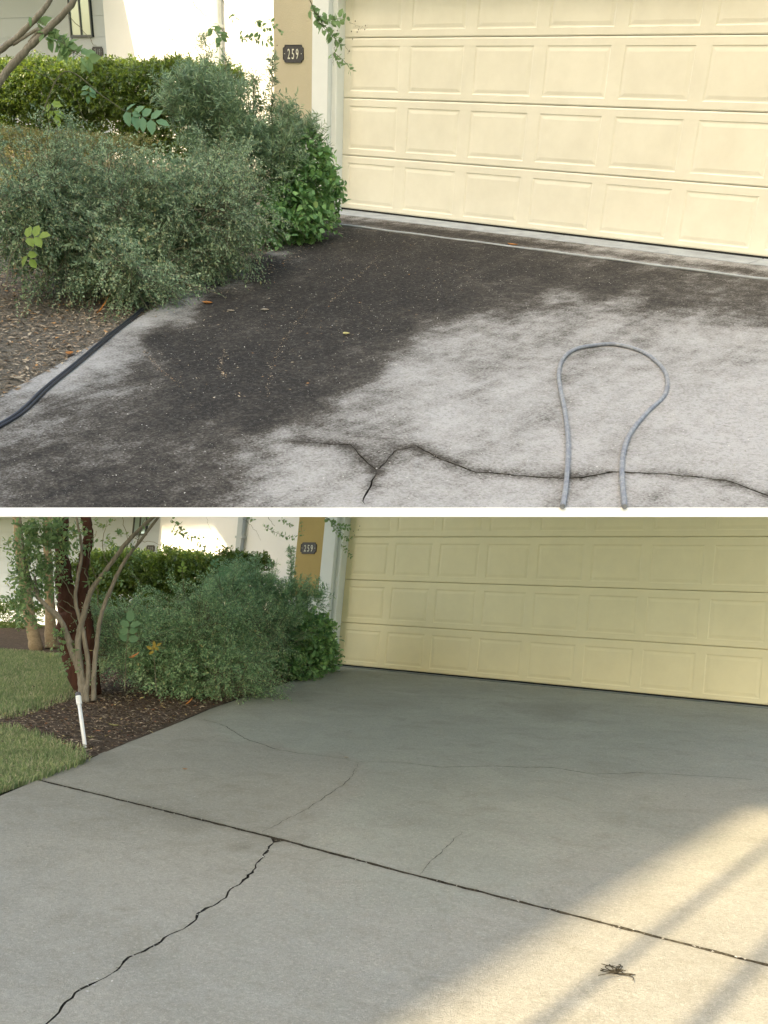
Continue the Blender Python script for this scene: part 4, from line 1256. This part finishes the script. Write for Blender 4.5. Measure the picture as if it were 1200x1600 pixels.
B0 = 420
myrtle(PA, 'crape_myrtle', 'upper crape myrtle at the left edge, its twigs hanging over plate and door', (-70, 455),
       [([(-75, 440, 455), (-50, 250, 455), (-5, 135, 455), (45, 75, 455), (105, 15, 455), (150, -60, 455)], .033, .017), ([(-72, 430, 455), (-60, 240, 455), (-20, 105, 455), (30, 55, 455), (75, 5, 455), (100, -60, 455)], .026, .014),
        ([(20, 70, 455), (60, 45, 455), (45, 66, 455)], .012, .008)],
       [([(150, -60, 455), (240, -90, 430), (330, -20, 400), (385, 48, 400)], .006, .002), ([(150, -60, 455), (300, -150, 420), (440, -60, 400), (500, 30, 390), (524, 62, 390)], .008, .002),
        ([(300, 5, 400), (340, 40, 400), (372, 62, 400)], .003, .001), ([(372, 60, 400), (395, 85, 400), (402, 112, 400)], .002, .001), ([(60, 30, 455), (100, 65, 455), (120, 82, 455), (150, 98, 455)], .003, .001), ([(120, 80, 455), (80, 98, 455), (60, 110, 455)], .003, .001),
        ([(100, 15, 455), (140, 60, 455), (150, 76, 455)], .003, .001), ([(30, 100, 455), (70, 120, 455), (110, 142, 455), (135, 190, 455)], .0025, .001), ([(524, 62, 390), (522, 85, 390), (520, 100, 390)], .002, .001),
        ([(262, 30, 400), (268, 50, 400), (270, 62, 400)], .002, .001), ([(545, 35, 390), (560, 42, 390), (571, 44, 390)], .0015, .0008), ([(530, 64, 390), (542, 76, 390), (546, 82, 390)], .0015, .0008)],
       [([(375, 58, 400), (400, 60, 400), (425, 66, 400)], 16, .05, .030), ([(400, 30, 400), (410, 40, 400), (420, 48, 400)], 9, .045, .028), ([(330, 42, 400), (342, 56, 400), (346, 62, 400)], 6, .07, .05), ([(420, 30, 400), (438, 50, 400)], 4, .04, .025),
        ([(485, 15, 390), (510, 30, 390), (540, 28, 390)], 18, .062, .042), ([(495, 30, 390), (512, 50, 390), (532, 68, 390)], 16, .062, .042), ([(520, 84, 390), (526, 94, 390), (534, 104, 390)], 6, .042, .026), ([(522, 82, 390), (540, 98, 390), (548, 110, 390)], 5, .04, .022),
        ([(50, 30, 455), (80, 55, 455), (95, 75, 455)], 9, .10, .055), ([(75, 55, 455), (100, 68, 455), (106, 76, 455)], 7, .09, .055), ([(100, 70, 455), (120, 85, 455), (140, 92, 455)], 7, .10, .06), ([(360, 24, 400), (366, 30, 400)], 3, .04, .025)],
       31, berries=[(571, 40, 390), (560, 46, 390), (570, 46, 390), (558, 50, 390), (549, 49, 390), (555, 33, 390), (546, 80, 390), (551, 61, 390), (527, 48, 390), (526, 53, 390), (270, 62, 400), (264, 60, 400), (276, 64, 400), (433, 71, 400)])

# ---------------------------------------------------------------- lower planting
LB = [lump(PB, 245, 1010, 1080, 90, 72), lump(PB, 335, 1000, 1072, 90, 80), lump(PB, 395, 1010, 1062, 62, 66), lump(PB, 290, 1050, 1090, 105, 46), lump(PB, 205, 1000, 1078, 50, 50), lump(PB, 350, 1058, 1085, 70, 38)]
fine_shrub(PB, (300, 1075), LB, 'large lower grey-green shrub with arching fine twigs behind the bark mulch', 41, 3900)
g = lambda u, v, y: PB.back(u, v, y)
z_t = g(270, 872, 0.0)[2]; z_b = g(270, 915, 0.0)[2]; hx0, hx1 = g(135, 880, 0.0)[0], g(392, 880, 0.0)[0]
hedge(PB, hx0, hx1, -.25, .45, z_b, z_t, 'tall lower hedge with glossy dark leaves right of the tree trunks', 42, 5200, .050, .030, leaf_hedge, tw=.13, wob=.045,
      stems=[(hx0 + .3 + k * .5, .1) for k in range(int((hx1 - hx0) / .5))])
hedge(PB, hx0, hx1, -.15, .35, g(270, 985, 0.0)[2], z_b, 'loose dark skirt of leaves beneath the tall lower hedge', 43, 4600, .046, .028, leaf_hedge, tw=.12, wob=.03, name='hedge_undergrowth', cat='undergrowth',
      thin=lambda p: .7 if math.sin(p[0] * 3.1 + 1) > .85 else .05)
zt2 = g(200, 955, -1.2)[2]; hx2, hx3 = g(150, 955, -1.2)[0], g(290, 955, -1.2)[0]
hedge(PB, hx2, hx3, -1.6, -.7, -.3, zt2, 'low flat-clipped olive hedge behind the lower trunks', 44, 4500, .024, .015, leaf_clip, tw=.07, wob=.012, name='clipped_hedge')
hedge(PB, g(-40, 960, .9)[0], g(60, 960, .9)[0], .7, 1.3, 0, g(20, 945, .9)[2], 'dark bush beyond the lawn, left of the tan trunks', 45, 900, .04, .024, leaf_hedge, tw=.12, wob=.05, name='bush', cat='bush')
PDL = [lump(PB, 385, 945, 1058, 46, 58), lump(PB, 425, 965, 1056, 46, 52), lump(PB, 462, 955, 1052, 34, 46), lump(PB, 410, 1005, 1060, 55, 46), lump(PB, 455, 1000, 1055, 38, 44)]
podocarpus(PB, (425, 1052), PDL, [(455, 855, 940, 10), (400, 872, 930, 14), (480, 935, 970, 14), (425, 880, 940, 16), (372, 895, 940, 14)], 'lower feathery narrow-leaved shrub with upright spires beside the ochre pier', 46, 1050)
VL = [lump(PB, 482, 1000, 1056, 33, 38), lump(PB, 500, 1028, 1050, 22, 30), lump(PB, 468, 1040, 1060, 34, 24), lump(PB, 498, 985, 1052, 20, 20)]
broad_vine(PB, (485, 1046), VL, 'lower bright broad-leaved shrub at the foot of the white door trim', 47, 760,
           sprays=[[(498, 1010, 1046), (515, 985, 1046), (521, 972, 1046)], [(505, 1010, 1045), (522, 1000, 1044), (531, 1015, 1044)]])
sprig(PB, [(195, 1080, 1100), (197, 1020, 1100), (200, 985, 1100)], [(200, 1004, 1100, 0, 1, 3, 1.3)], leaf_sprig, 'pale green seedling with a fan of big leaves before the lower shrub', 48, .085, .06, foot=PB.ground(195, 1098))
sprig(PB, [(245, 1085, 1106), (242, 1045, 1106), (240, 1012, 1106)], [(242, 1018, 1106, -.8, .5, 1, .9), (240, 1012, 1106, .8, .5, 1, .9)], leaf_yellow, 'seedling with yellowing leaves before the lower shrub', 49, .06, .035, foot=PB.ground(245, 1106))
sprig(PB, [(350, 1000, 1072), (345, 920, 1072), (340, 890, 1072)], [(340, 893, 1072, 1, .1, 3, .9), (332, 885, 1072, .5, .8, 2, .8)], leaf_sprig, 'pale green leaves on a stem before the middle of the lower hedge', 50, .065, .042, foot=PB.ground(350, 1072))
sprig(PB, [(290, 990, 1080), (288, 930, 1080), (284, 885, 1080)], [(284, 895, 1080, 0, 1, 2, .9)], leaf_lime, 'lime green leaves on a stem before the left of the lower hedge', 51, .06, .04, foot=PB.ground(290, 1080))

vb = 1098
myrtle(PB, 'crape_myrtle', 'lower multi-stemmed grey crape myrtle in front of the red-brown trunks', (134, vb),
       [([(136, vb, vb), (128, 1060, vb), (112, 1020, vb), (98, 975, vb), (75, 950, vb), (55, 925, vb), (40, 880, vb), (30, 800, vb)], .030, .012),
        ([(130, vb, vb), (126, 1050, vb), (122, 1005, vb), (130, 965, vb), (142, 925, vb), (170, 885, vb), (205, 840, vb), (250, 800, vb), (300, 770, vb)], .034, .012),
        ([(146, 1095, vb), (147, 1050, vb), (152, 1000, vb), (160, 955, vb), (180, 905, vb), (196, 875, vb), (215, 850, vb), (262, 790, vb)], .024, .012),
        ([(134, 1090, vb), (138, 1040, vb), (128, 980, vb), (118, 940, vb), (122, 900, vb), (128, 860, vb), (118, 800, vb)], .024, .010),
        ([(112, 1005, vb), (90, 960, vb), (64, 940, vb), (54, 900, vb)], .018, .009)],
       [([(128, 960, vb), (110, 945, vb), (98, 938, vb)], .005, .002), ([(142, 925, vb), (135, 900, vb), (128, 885, vb), (104, 865, vb)], .006, .002), ([(170, 885, vb), (160, 850, vb), (168, 812, vb)], .005, .002), ([(196, 875, vb), (200, 845, vb), (188, 800, vb)], .004, .002),
        ([(205, 840, vb), (230, 845, vb), (270, 856, vb)], .003, .001), ([(215, 850, vb), (222, 820, vb), (240, 790, vb)], .004, .002), ([(205, 895, vb), (215, 905, vb), (222, 912, vb)], .003, .001), ([(60, 935, vb), (40, 905, vb), (24, 895, vb)], .005, .002),
        ([(118, 940, vb), (98, 905, vb), (80, 880, vb), (50, 870, vb)], .005, .002), ([(130, 1055, vb), (142, 1045, vb), (150, 1040, vb)], .004, .002), ([(155, 950, vb), (150, 905, vb), (140, 870, vb), (150, 830, vb)], .005, .002), ([(126, 990, vb), (110, 960, vb), (90, 945, vb), (98, 938, vb)], .005, .002)],
       [([(268, 812, vb), (280, 822, vb), (284, 826, vb)], 5, .045, .028), ([(272, 830, vb), (292, 838, vb), (316, 842, vb)], 9, .045, .028), ([(308, 850, vb), (322, 856, vb)], 4, .04, .024), ([(215, 840, vb), (240, 800, vb)], 6, .04, .025)],
       52, clusters=[(60, 905, vb, 30, 30, 40, .05, .026), (110, 835, vb, 30, 20, 34, .05, .026), (40, 950, vb, 18, 16, 18, .045, .024), (55, 850, vb, 40, 38, 110, .05, .026), (75, 815, vb, 36, 22, 50, .05, .028), (45, 900, vb, 26, 28, 40, .05, .026), (90, 880, vb, 24, 20, 22, .045, .024), (165, 835, vb, 26, 16, 16, .04, .022), (95, 1000, vb, 16, 8, 10, .04, .024), (120, 1020, vb, 14, 20, 12, .04, .022),
                     (30, 930, vb, 14, 24, 22, .045, .024), (160, 900, vb, 14, 12, 10, .04, .022), (205, 865, vb, 12, 8, 8, .04, .022)])
myrtle(PB, 'overhanging_tree', 'lower tree off to the side whose leafy twigs hang over the plate and door', (-120, 1040),
       [([(-120, 1040, 1040), (-100, 900, 1040), (-20, 780, 1040), (150, 745, 1040)], .05, .02)],
       [([(150, 745, 1040), (300, 775, 1045), (400, 795, 1050), (430, 822, 1050)], .006, .002), ([(400, 795, 1050), (480, 790, 1050), (515, 812, 1050), (538, 835, 1050)], .005, .002), ([(380, 810, 1050), (400, 830, 1050), (408, 845, 1050)], .002, .001), ([(320, 805, 1050), (330, 830, 1050), (340, 842, 1050)], .0015, .001)],
       [([(412, 822, 1050), (440, 836, 1050), (460, 840, 1050)], 16, .042, .026), ([(440, 812, 1050), (455, 822, 1050)], 7, .042, .026), ([(505, 806, 1050), (525, 820, 1050), (545, 824, 1050)], 16, .055, .036), ([(518, 820, 1050), (532, 836, 1050), (546, 842, 1050)], 11, .05, .034),
        ([(533, 850, 1050), (540, 860, 1050), (548, 870, 1050)], 8, .036, .022), ([(340, 840, 1050), (344, 846, 1050)], 3, .025, .015), ([(385, 808, 1050), (395, 812, 1050)], 4, .04, .026), ([(470, 815, 1050), (472, 836, 1050)], 3, .035, .024)],
       53, berries=[(562, 822, 1050), (560, 828, 1050), (552, 830, 1050), (554, 836, 1050), (548, 828, 1050)])


def trunk(place, name, label, pathsr, base_uv, mat, cat='tree'):
    t = thing(name, place, place.ground(*base_uv), label, cat)
    rs = np.random.RandomState(int(base_uv[0]) + 7)
    for pts in pathsr:
        Q = smooth_path([place.stand(u, v, b) for u, v, b, w in pts], 7)
        ws = [w * place.px(place.stand(u, v, b)) / 2 for u, v, b, w in pts]
        R_ = np.interp(np.linspace(0, 1, len(Q)), np.linspace(0, 1, len(ws)), ws)
        Q = [q + rs.normal(size=3) * R_[0] * .05 for q in Q]
        mb = MB(); mb.tube(Q, list(R_ * rs.uniform(.94, 1.06, len(R_))), 14); mb.build('trunk', mat, parent=t, smooth=True)
    return t


trunk(PB, 'twin_trunk_tree', 'dark red-brown smooth twin trunks behind the grey crape myrtle',
      [[(138, 1085, 1085, 44), (120, 1030, 1085, 42), (112, 985, 1085, 42), (108, 950, 1085, 34), (99, 905, 1085, 26), (97, 860, 1085, 20), (98, 810, 1085, 18), (95, 770, 1085, 17)],
       [(146, 1085, 1085, 24), (142, 1030, 1085, 24), (136, 985, 1085, 22), (128, 930, 1085, 21), (130, 880, 1085, 17), (138, 840, 1085, 16), (133, 805, 1085, 15), (132, 770, 1085, 14)],
       [(122, 985, 1085, 14), (116, 940, 1085, 10), (112, 915, 1085, 7), (100, 900, 1085, 5)]], (140, 1085), bark_red)
trunk(PB, 'tan_trunk_tree', 'tan ringed trunk at the far left of the lower lawn, leaning left', [[(58, 1016, 1016, 22), (50, 985, 1016, 19), (44, 950, 1016, 17), (36, 900, 1016, 15), (30, 850, 1016, 14), (26, 808, 1016, 12), (24, 770, 1016, 11)]], (56, 1016), bark_tan)
trunk(PB, 'tan_trunk_tree', 'tan ringed trunk between the leftmost trunk and the red-brown pair', [[(80, 1014, 1014, 20), (79, 980, 1014, 17), (78, 940, 1014, 15), (76, 890, 1014, 13), (74, 850, 1014, 12), (76, 770, 1014, 10)]], (80, 1014), bark_tan)

# ================================================================== HOSES, PIPE, LITTER
def hose(place, pts, r, mat, name, label, cat, h=None, ends=True, seg=10):
    Q = smooth_path([place.ground(u, v, r) for u, v in pts], seg)
    t = thing(name, place, Q[0], label, cat)
    mb = MB(); mb.tube(Q, r, 12); mb.build('tubing', mat, parent=t, smooth=True)
    return t, Q


hose(PA, [(879, 791.5), (884, 760), (887, 720), (887, 680), (882, 640), (875, 605), (873, 580), (880, 560), (897, 546), (925, 540), (960, 538), (1000, 548), (1028, 567), (1042, 590), (1038, 617), (1010, 645), (984, 678), (973, 712), (972, 750), (976, 791.5)],
     .0112, hose_grey, 'grey_hose', 'grey hose lying in a keyhole loop on the upper driveway', 'hose')
t, Q = hose(PA, [(-60, 695), (24, 648), (70, 606), (120, 566), (170, 524), (215, 488), (250, 450), (272, 432), (300, 415)], .0100, hose_black, 'black_hose', 'pair of black hoses running from the upper shrub along the driveway edge', 'hose')
mb = MB(); mb.tube([q + np.array([.010 + .004 * math.sin(i * .13), .017, .0]) for i, q in enumerate(Q)], .0075, 10); mb.build('tubing', hose_black, parent=t, smooth=True)

a, b = PB.ground(133, 1168), PB.stand(122, 1086, 1160)
t = thing('white_pipe', PB, a, 'slim white plastic riser pipe leaning in the bark mulch', 'pipe')
ax = (b - a) / np.linalg.norm(b - a)
mb = MB(); mb.tube([a - ax * .05, b], .0135, 14); mb.build('tubing', pvc_mat, parent=t, smooth=True)
mb = MB(); mb.tube([b - ax * .075, b - ax * .07, b - ax * .012, b - ax * .008], [.0135, .0195, .0195, .018], 16); mb.build('socket', pvc_mat, parent=t)
mb = MB(); mb.tube([b - ax * .01, b + ax * .012, b + ax * .02], [.019, .019, .010], 16); mb.build('cap', pvc_cap, parent=t)


def in_poly(P, poly):
    P = np.atleast_2d(P); ins = np.zeros(len(P), bool); j = len(poly) - 1
    for i in range(len(poly)):
        a, b = poly[i], poly[j]
        c = ((a[1] > P[:, 1]) != (b[1] > P[:, 1])) & (P[:, 0] < (b[0] - a[0]) * (P[:, 1] - a[1]) / (b[1] - a[1] + 1e-12) + a[0]); ins ^= c; j = i
    return ins


def scatter(place, poly, n, rs, zoff=0, dens=None):
    poly = np.array(poly, float); lo, hi = poly.min(0), poly.max(0); out = []
    while len(out) < n:
        p = rs.uniform(lo, hi, (n * 2, 2)); p = p[in_poly(p, poly)]
        if dens is not None: p = p[rs.rand(len(p)) < dens(p)]
        out += list(p)
    p = np.array(out[:n]); return np.column_stack([p, place.k * p[:, 1] + zoff])


def bits(name, place, P, L, Wd, mat, label, seed, up=.75, kindtag='stuff'):
    rs = np.random.RandomState(seed); n = len(P); a = rs.uniform(0, 6.28, n)
    D = np.stack([np.cos(a), np.sin(a), rs.normal(size=n) * .22], 1)
    V, Fq = leaf_arrays(P, D, L * rs.uniform(.3, 1.5, n), Wd * rs.uniform(.4, 1.4, n), LEAF2, rs, up)
    o = put_np(name, V, Fq, mat, None); o.matrix_world = place.mat; tag(o, label, kind=kindtag); o['_loc'] = [0, 0, 0]
    return o


rs = np.random.RandomState(77)
clipA = [p for p in bedA]
nearbedA = [PA.ground(u, v)[:2] for u, v in ((524, 338), (440, 388), (350, 428), (250, 480), (130, 548), (24, 610), (-100, 676), (-100, 430), (230, 380), (400, 330), (520, 325))]
bits('leaf_litter', PA, scatter(PA, nearbedA, 11000, rs, .004), .038, .016, chips_a, 'dry leaf litter and bark on the upper bed', 5)
bits('twig_litter', PA, scatter(PA, nearbedA, 2500, rs, .008), .06, .004, chips_a, 'fine dead twigs on the upper bed', 6)
edge_strip = [p + np.array([.0, 0]) for p in [PA.ground(u, v)[:2] for u, v in ((526, 336), (440, 383), (350, 422), (250, 472), (235, 500), (330, 470), (440, 420), (545, 345))]]
bits('edge_litter', PA, scatter(PA, edge_strip, 1100, rs, .004), .018, .008, chips_a, 'crumbled litter spilling over the edge of the upper driveway', 7)
dark = [PA.ground(u, v)[:2] for u, v in ((540, 345), (700, 380), (760, 430), (640, 520), (470, 620), (300, 640), (230, 570), (280, 480), (420, 400))]
bits('driveway_specks', PA, scatter(PA, dark, 900, rs, .004), .020, .006, chips_a, 'small dry bits scattered on the mould-blackened concrete', 8)
bits('driveway_grit', PA, scatter(PA, [PA.ground(u, v)[:2] for u, v in ((24, 620), (230, 520), (540, 350), (1190, 445), (1190, 790), (10, 790))], 3800, rs, .003), .0085, .006, grit_mat, 'pale grit scattered over the upper driveway', 9)
mpoly = gxy(PB, [(500, 1050), (420, 1075), (330, 1106), (265, 1134), (200, 1159), (134, 1186), (118, 1180), (78, 1165), (40, 1150), (-60, 1142), (-60, 1118), (24, 1116), (60, 1103), (105, 1085), (150, 1060), (200, 1040), (400, 1010)])
bits('bark_mulch', PB, scatter(PB, mpoly, 15000, rs, .016), .038, .013, chips_b, 'loose bark mulch and dead leaves on the lower bed', 10)
bits('mulch_twigs', PB, scatter(PB, mpoly, 1800, rs, .022), .08, .005, chips_b, 'fine dead twigs on the lower bed', 11)
jp = []
for c_, n_, sp_ in ((JT, 230, .016), (ckB[1], 90, .014)):
    c_ = np.array(c_)
    for _ in range(n_):
        i = rs.randint(len(c_) - 1); q = c_[i] + (c_[i + 1] - c_[i]) * rs.rand() + rs.normal(size=2) * sp_; jp.append([q[0], q[1], PB.k * q[1] + rs.choice([-.018, .003])])
bits('joint_grit', PB, np.array(jp), .013, .009, grit_mat, 'pale grit and crumbs lying in the joint and crack of the lower driveway', 12)
bits('lower_grit', PB, scatter(PB, gxy(PB, [(60, 1225), (400, 1100), (1190, 1180), (1190, 1590), (10, 1590), (10, 1240)]), 1300, rs, .003), .0065, .005, grit_mat, 'pale grit scattered over the lower driveway', 13)


def grass(place, polys, n, label, seed, h=.055):
    rs = np.random.RandomState(seed); P = np.concatenate([scatter(place, p, int(n * f), rs, -.01) for p, f in polys])
    m_ = len(P); a = rs.uniform(0, 6.28, m_); ln = h * rs.uniform(.5, 1.35, m_); w = .0032 * rs.uniform(.7, 1.4, m_)
    lean = rs.uniform(.1, .9, m_)
    d = np.stack([np.cos(a), np.sin(a), np.zeros(m_)], 1); s_ = np.stack([-np.sin(a), np.cos(a), np.zeros(m_)], 1)
    b_ = rs.uniform(0, 6.28, m_); s_ = np.stack([np.cos(b_), np.sin(b_), np.zeros(m_)], 1)
    up = np.array([0, 0, 1.0])
    v0 = P - s_ * w[:, None]; v1 = P + s_ * w[:, None]
    mid = P + up * (ln * .6)[:, None] + d * (ln * lean * .25)[:, None]
    v2 = mid + s_ * (w * .8)[:, None]; v3 = mid - s_ * (w * .8)[:, None]
    tip = P + up * (ln * (1 - .35 * lean))[:, None] + d * (ln * lean * .8)[:, None]
    V = np.stack([v0, v1, v2, v3, tip], 1).reshape(-1, 3); k = (np.arange(m_) * 5)[:, None]
    Fq = np.concatenate([k + [0, 1, 2], k + [0, 2, 3], k + [3, 2, 4]], 0).reshape(-1, 3)
    o = put_np('grass', V, Fq, grass_mat, None); o.matrix_world = place.mat; o['_loc'] = [0, 0, 0]; tag(o, label, kind='stuff'); return o


lw1 = gxy(PB, lawn_uv1); lw2 = gxy(PB, [(58, 1219), (134, 1191), (116, 1180), (78, 1165), (45, 1150), (20, 1146), (-60, 1142), (-60, 1256)])
grass(PB, [(lw1, 1)], 42000, 'short green grass of the farther patch of lawn', 61)
ragged = gxy(PB, [(60, 1222), (142, 1190), (134, 1176), (92, 1160), (52, 1143), (20, 1138), (-60, 1134), (-60, 1150), (24, 1152), (80, 1172), (116, 1186), (60, 1212)])
ragged2 = gxy(PB, [(-60, 1112), (24, 1110), (60, 1098), (105, 1080), (150, 1056), (160, 1066), (112, 1094), (64, 1112), (24, 1124), (-60, 1126)])
grass(PB, [(ragged, .55), (ragged2, .45)], 2600, 'stray grass blades creeping into the edge of the bark mulch', 63, .065)
bits('lawn_litter', PB, scatter(PB, lw1, 260, rs, .03), .035, .014, chips_b, 'dead leaves lying on the farther lawn', 15)
bits('corner_litter', PB, scatter(PB, lw2, 260, rs, .03), .035, .014, chips_b, 'dead leaves lying on the corner lawn', 16)
grass(PB, [(lw2, 1)], 26000, 'short green grass in the corner beside the driveway joint', 62)


def fallen(place, u, v, L, Wd, mat, label, ang, curl=.25, h=.006, tilt=0, cat='leaf'):
    c = place.ground(u, v, h); n = 5
    t = MB()
    ca, sa = math.cos(ang), math.sin(ang)
    prof = [(0, 0), (.2, .32), (.45, .5), (.75, .36), (1, 0)]
    for i, (x, w) in enumerate(prof):
        zc = curl * L * (x - .5) ** 2 * 2
        for sg in (-1, 0, 1):
            px_, py_ = (x - .5) * L, sg * w * Wd
            zz = zc + abs(sg) * w * Wd * .45 + tilt * px_
            t.V.append((c[0] + px_ * ca - py_ * sa, c[1] + px_ * sa + py_ * ca, c[2] + zz))
    for i in range(4):
        for k in range(2): q = i * 3 + k; t.F.append([q, q + 1, q + 4, q + 3])
    return t.build('fallen_leaf', mat, place, tuple(c), label=label, category=cat)


fallen(PA, 324, 474, .085, .05, litter_o, 'orange fallen leaf on the pale edge of the upper driveway', .4)
fallen(PA, 801, 383, .11, .05, litter_o, 'orange-tan fallen leaf on the apron below the upper garage door', .15)
fallen(PA, 541, 522, .05, .045, litter_y, 'pale yellow fallen leaf alone on the black part of the upper driveway', 1.2)
fallen(PA, 160, 482, .10, .05, litter_o, 'curled orange leaf standing on the upper bed by the hoses', 1.0, .5, .03, 1.2)
fallen(PA, 109, 553, .075, .05, litter_o, 'small orange leaf lying on the litter left of the black hoses', 2.2)
fallen(PA, 533, 366, .08, .035, litter_t, 'tan leaf near the top of the black stain by the door sill', 2.9)
fallen(PA, 478, 371, .09, .03, litter_t, 'narrow tan leaf by the broad-leaved upper shrub', .2)
fallen(PA, 414, 485, .06, .045, litter_t, 'round grey-tan leaf in the middle of the black stain', .9)
fallen(PA, 361, 486, .06, .03, litter_t, 'grey-tan leaf left of the round one on the black stain', .5)
fallen(PA, 28, 592, .06, .045, litter_t, 'tan leaf at the left edge of the upper bed', .5)
fallen(PB, 295, 1098, .07, .035, litter_o, 'curled orange leaf at the lower shrub foot', 1.3, .5, .03, 1.0)
fallen(PB, 209, 1027, .08, .05, litter_o, 'orange leaf caught low in the lower shrub twigs', 1.3, .5, .62, .6)
fallen(PB, 178, 1134, .10, .04, litter_y, 'pale yellow leaf on the bark mulch right of the white pipe', .3)
fallen(PB, 142, 1153, .07, .045, litter_y, 'small yellow leaf on the mulch beside the white pipe foot', 1.9)
fallen(PB, 72, 1206, .09, .05, litter_o, 'orange leaf at the driveway corner by the lawn', .1)
fallen(PB, 142, 1017, .05, .03, litter_y, 'yellow leaf by the lower trunks', .1, .3, .5)
fallen(PB, 289, 1202, .035, .02, litter_o, 'tiny orange leaf on the clean lower driveway', .7)
fallen(PB, 541, 1184, .04, .03, litter_t, 'small pale chip at the fork of the lower hairline cracks', .7)
trail = []
for pts in ([(484, 478), (462, 505), (440, 540), (424, 575), (418, 620)], [(352, 545), (345, 570), (352, 590)], [(225, 548), (250, 575), (285, 605)], [(600, 395), (560, 430), (520, 470)]):
    Q = smooth_path([PA.ground(u, v, .004) for u, v in pts], 40); trail += [q + np.array([rs.normal() * .008, rs.normal() * .008, 0]) for q in Q for _ in range(2) if rs.rand() < .6]
bits('dust_trail', PA, np.array(trail), .013, .006, chips_a, 'faint curved trails of dry dust on the black part of the upper driveway', 14)
# withered sprig of grass on the sunlit slab
c = PB.ground(962, 1521, .004)
mb = MB(); rr = random.Random(4)
for k in range(17):
    a_ = rr.uniform(0, 6.28); l_ = rr.uniform(.02, .09)
    e = c + np.array([math.cos(a_), math.sin(a_), 0]) * l_
    m_ = (c + e) / 2 + np.array([rr.uniform(-.03, .03), rr.uniform(-.03, .03), rr.uniform(.002, .014)])
    mb.tube(smooth_path([c, m_, e + np.array([0, 0, .003])], 4), .0015, 4)
mb.build('withered_weed', weed_mat, PB, tuple(c), label='small withered tuft lying on the sunlit corner of the lower driveway', category='weed')
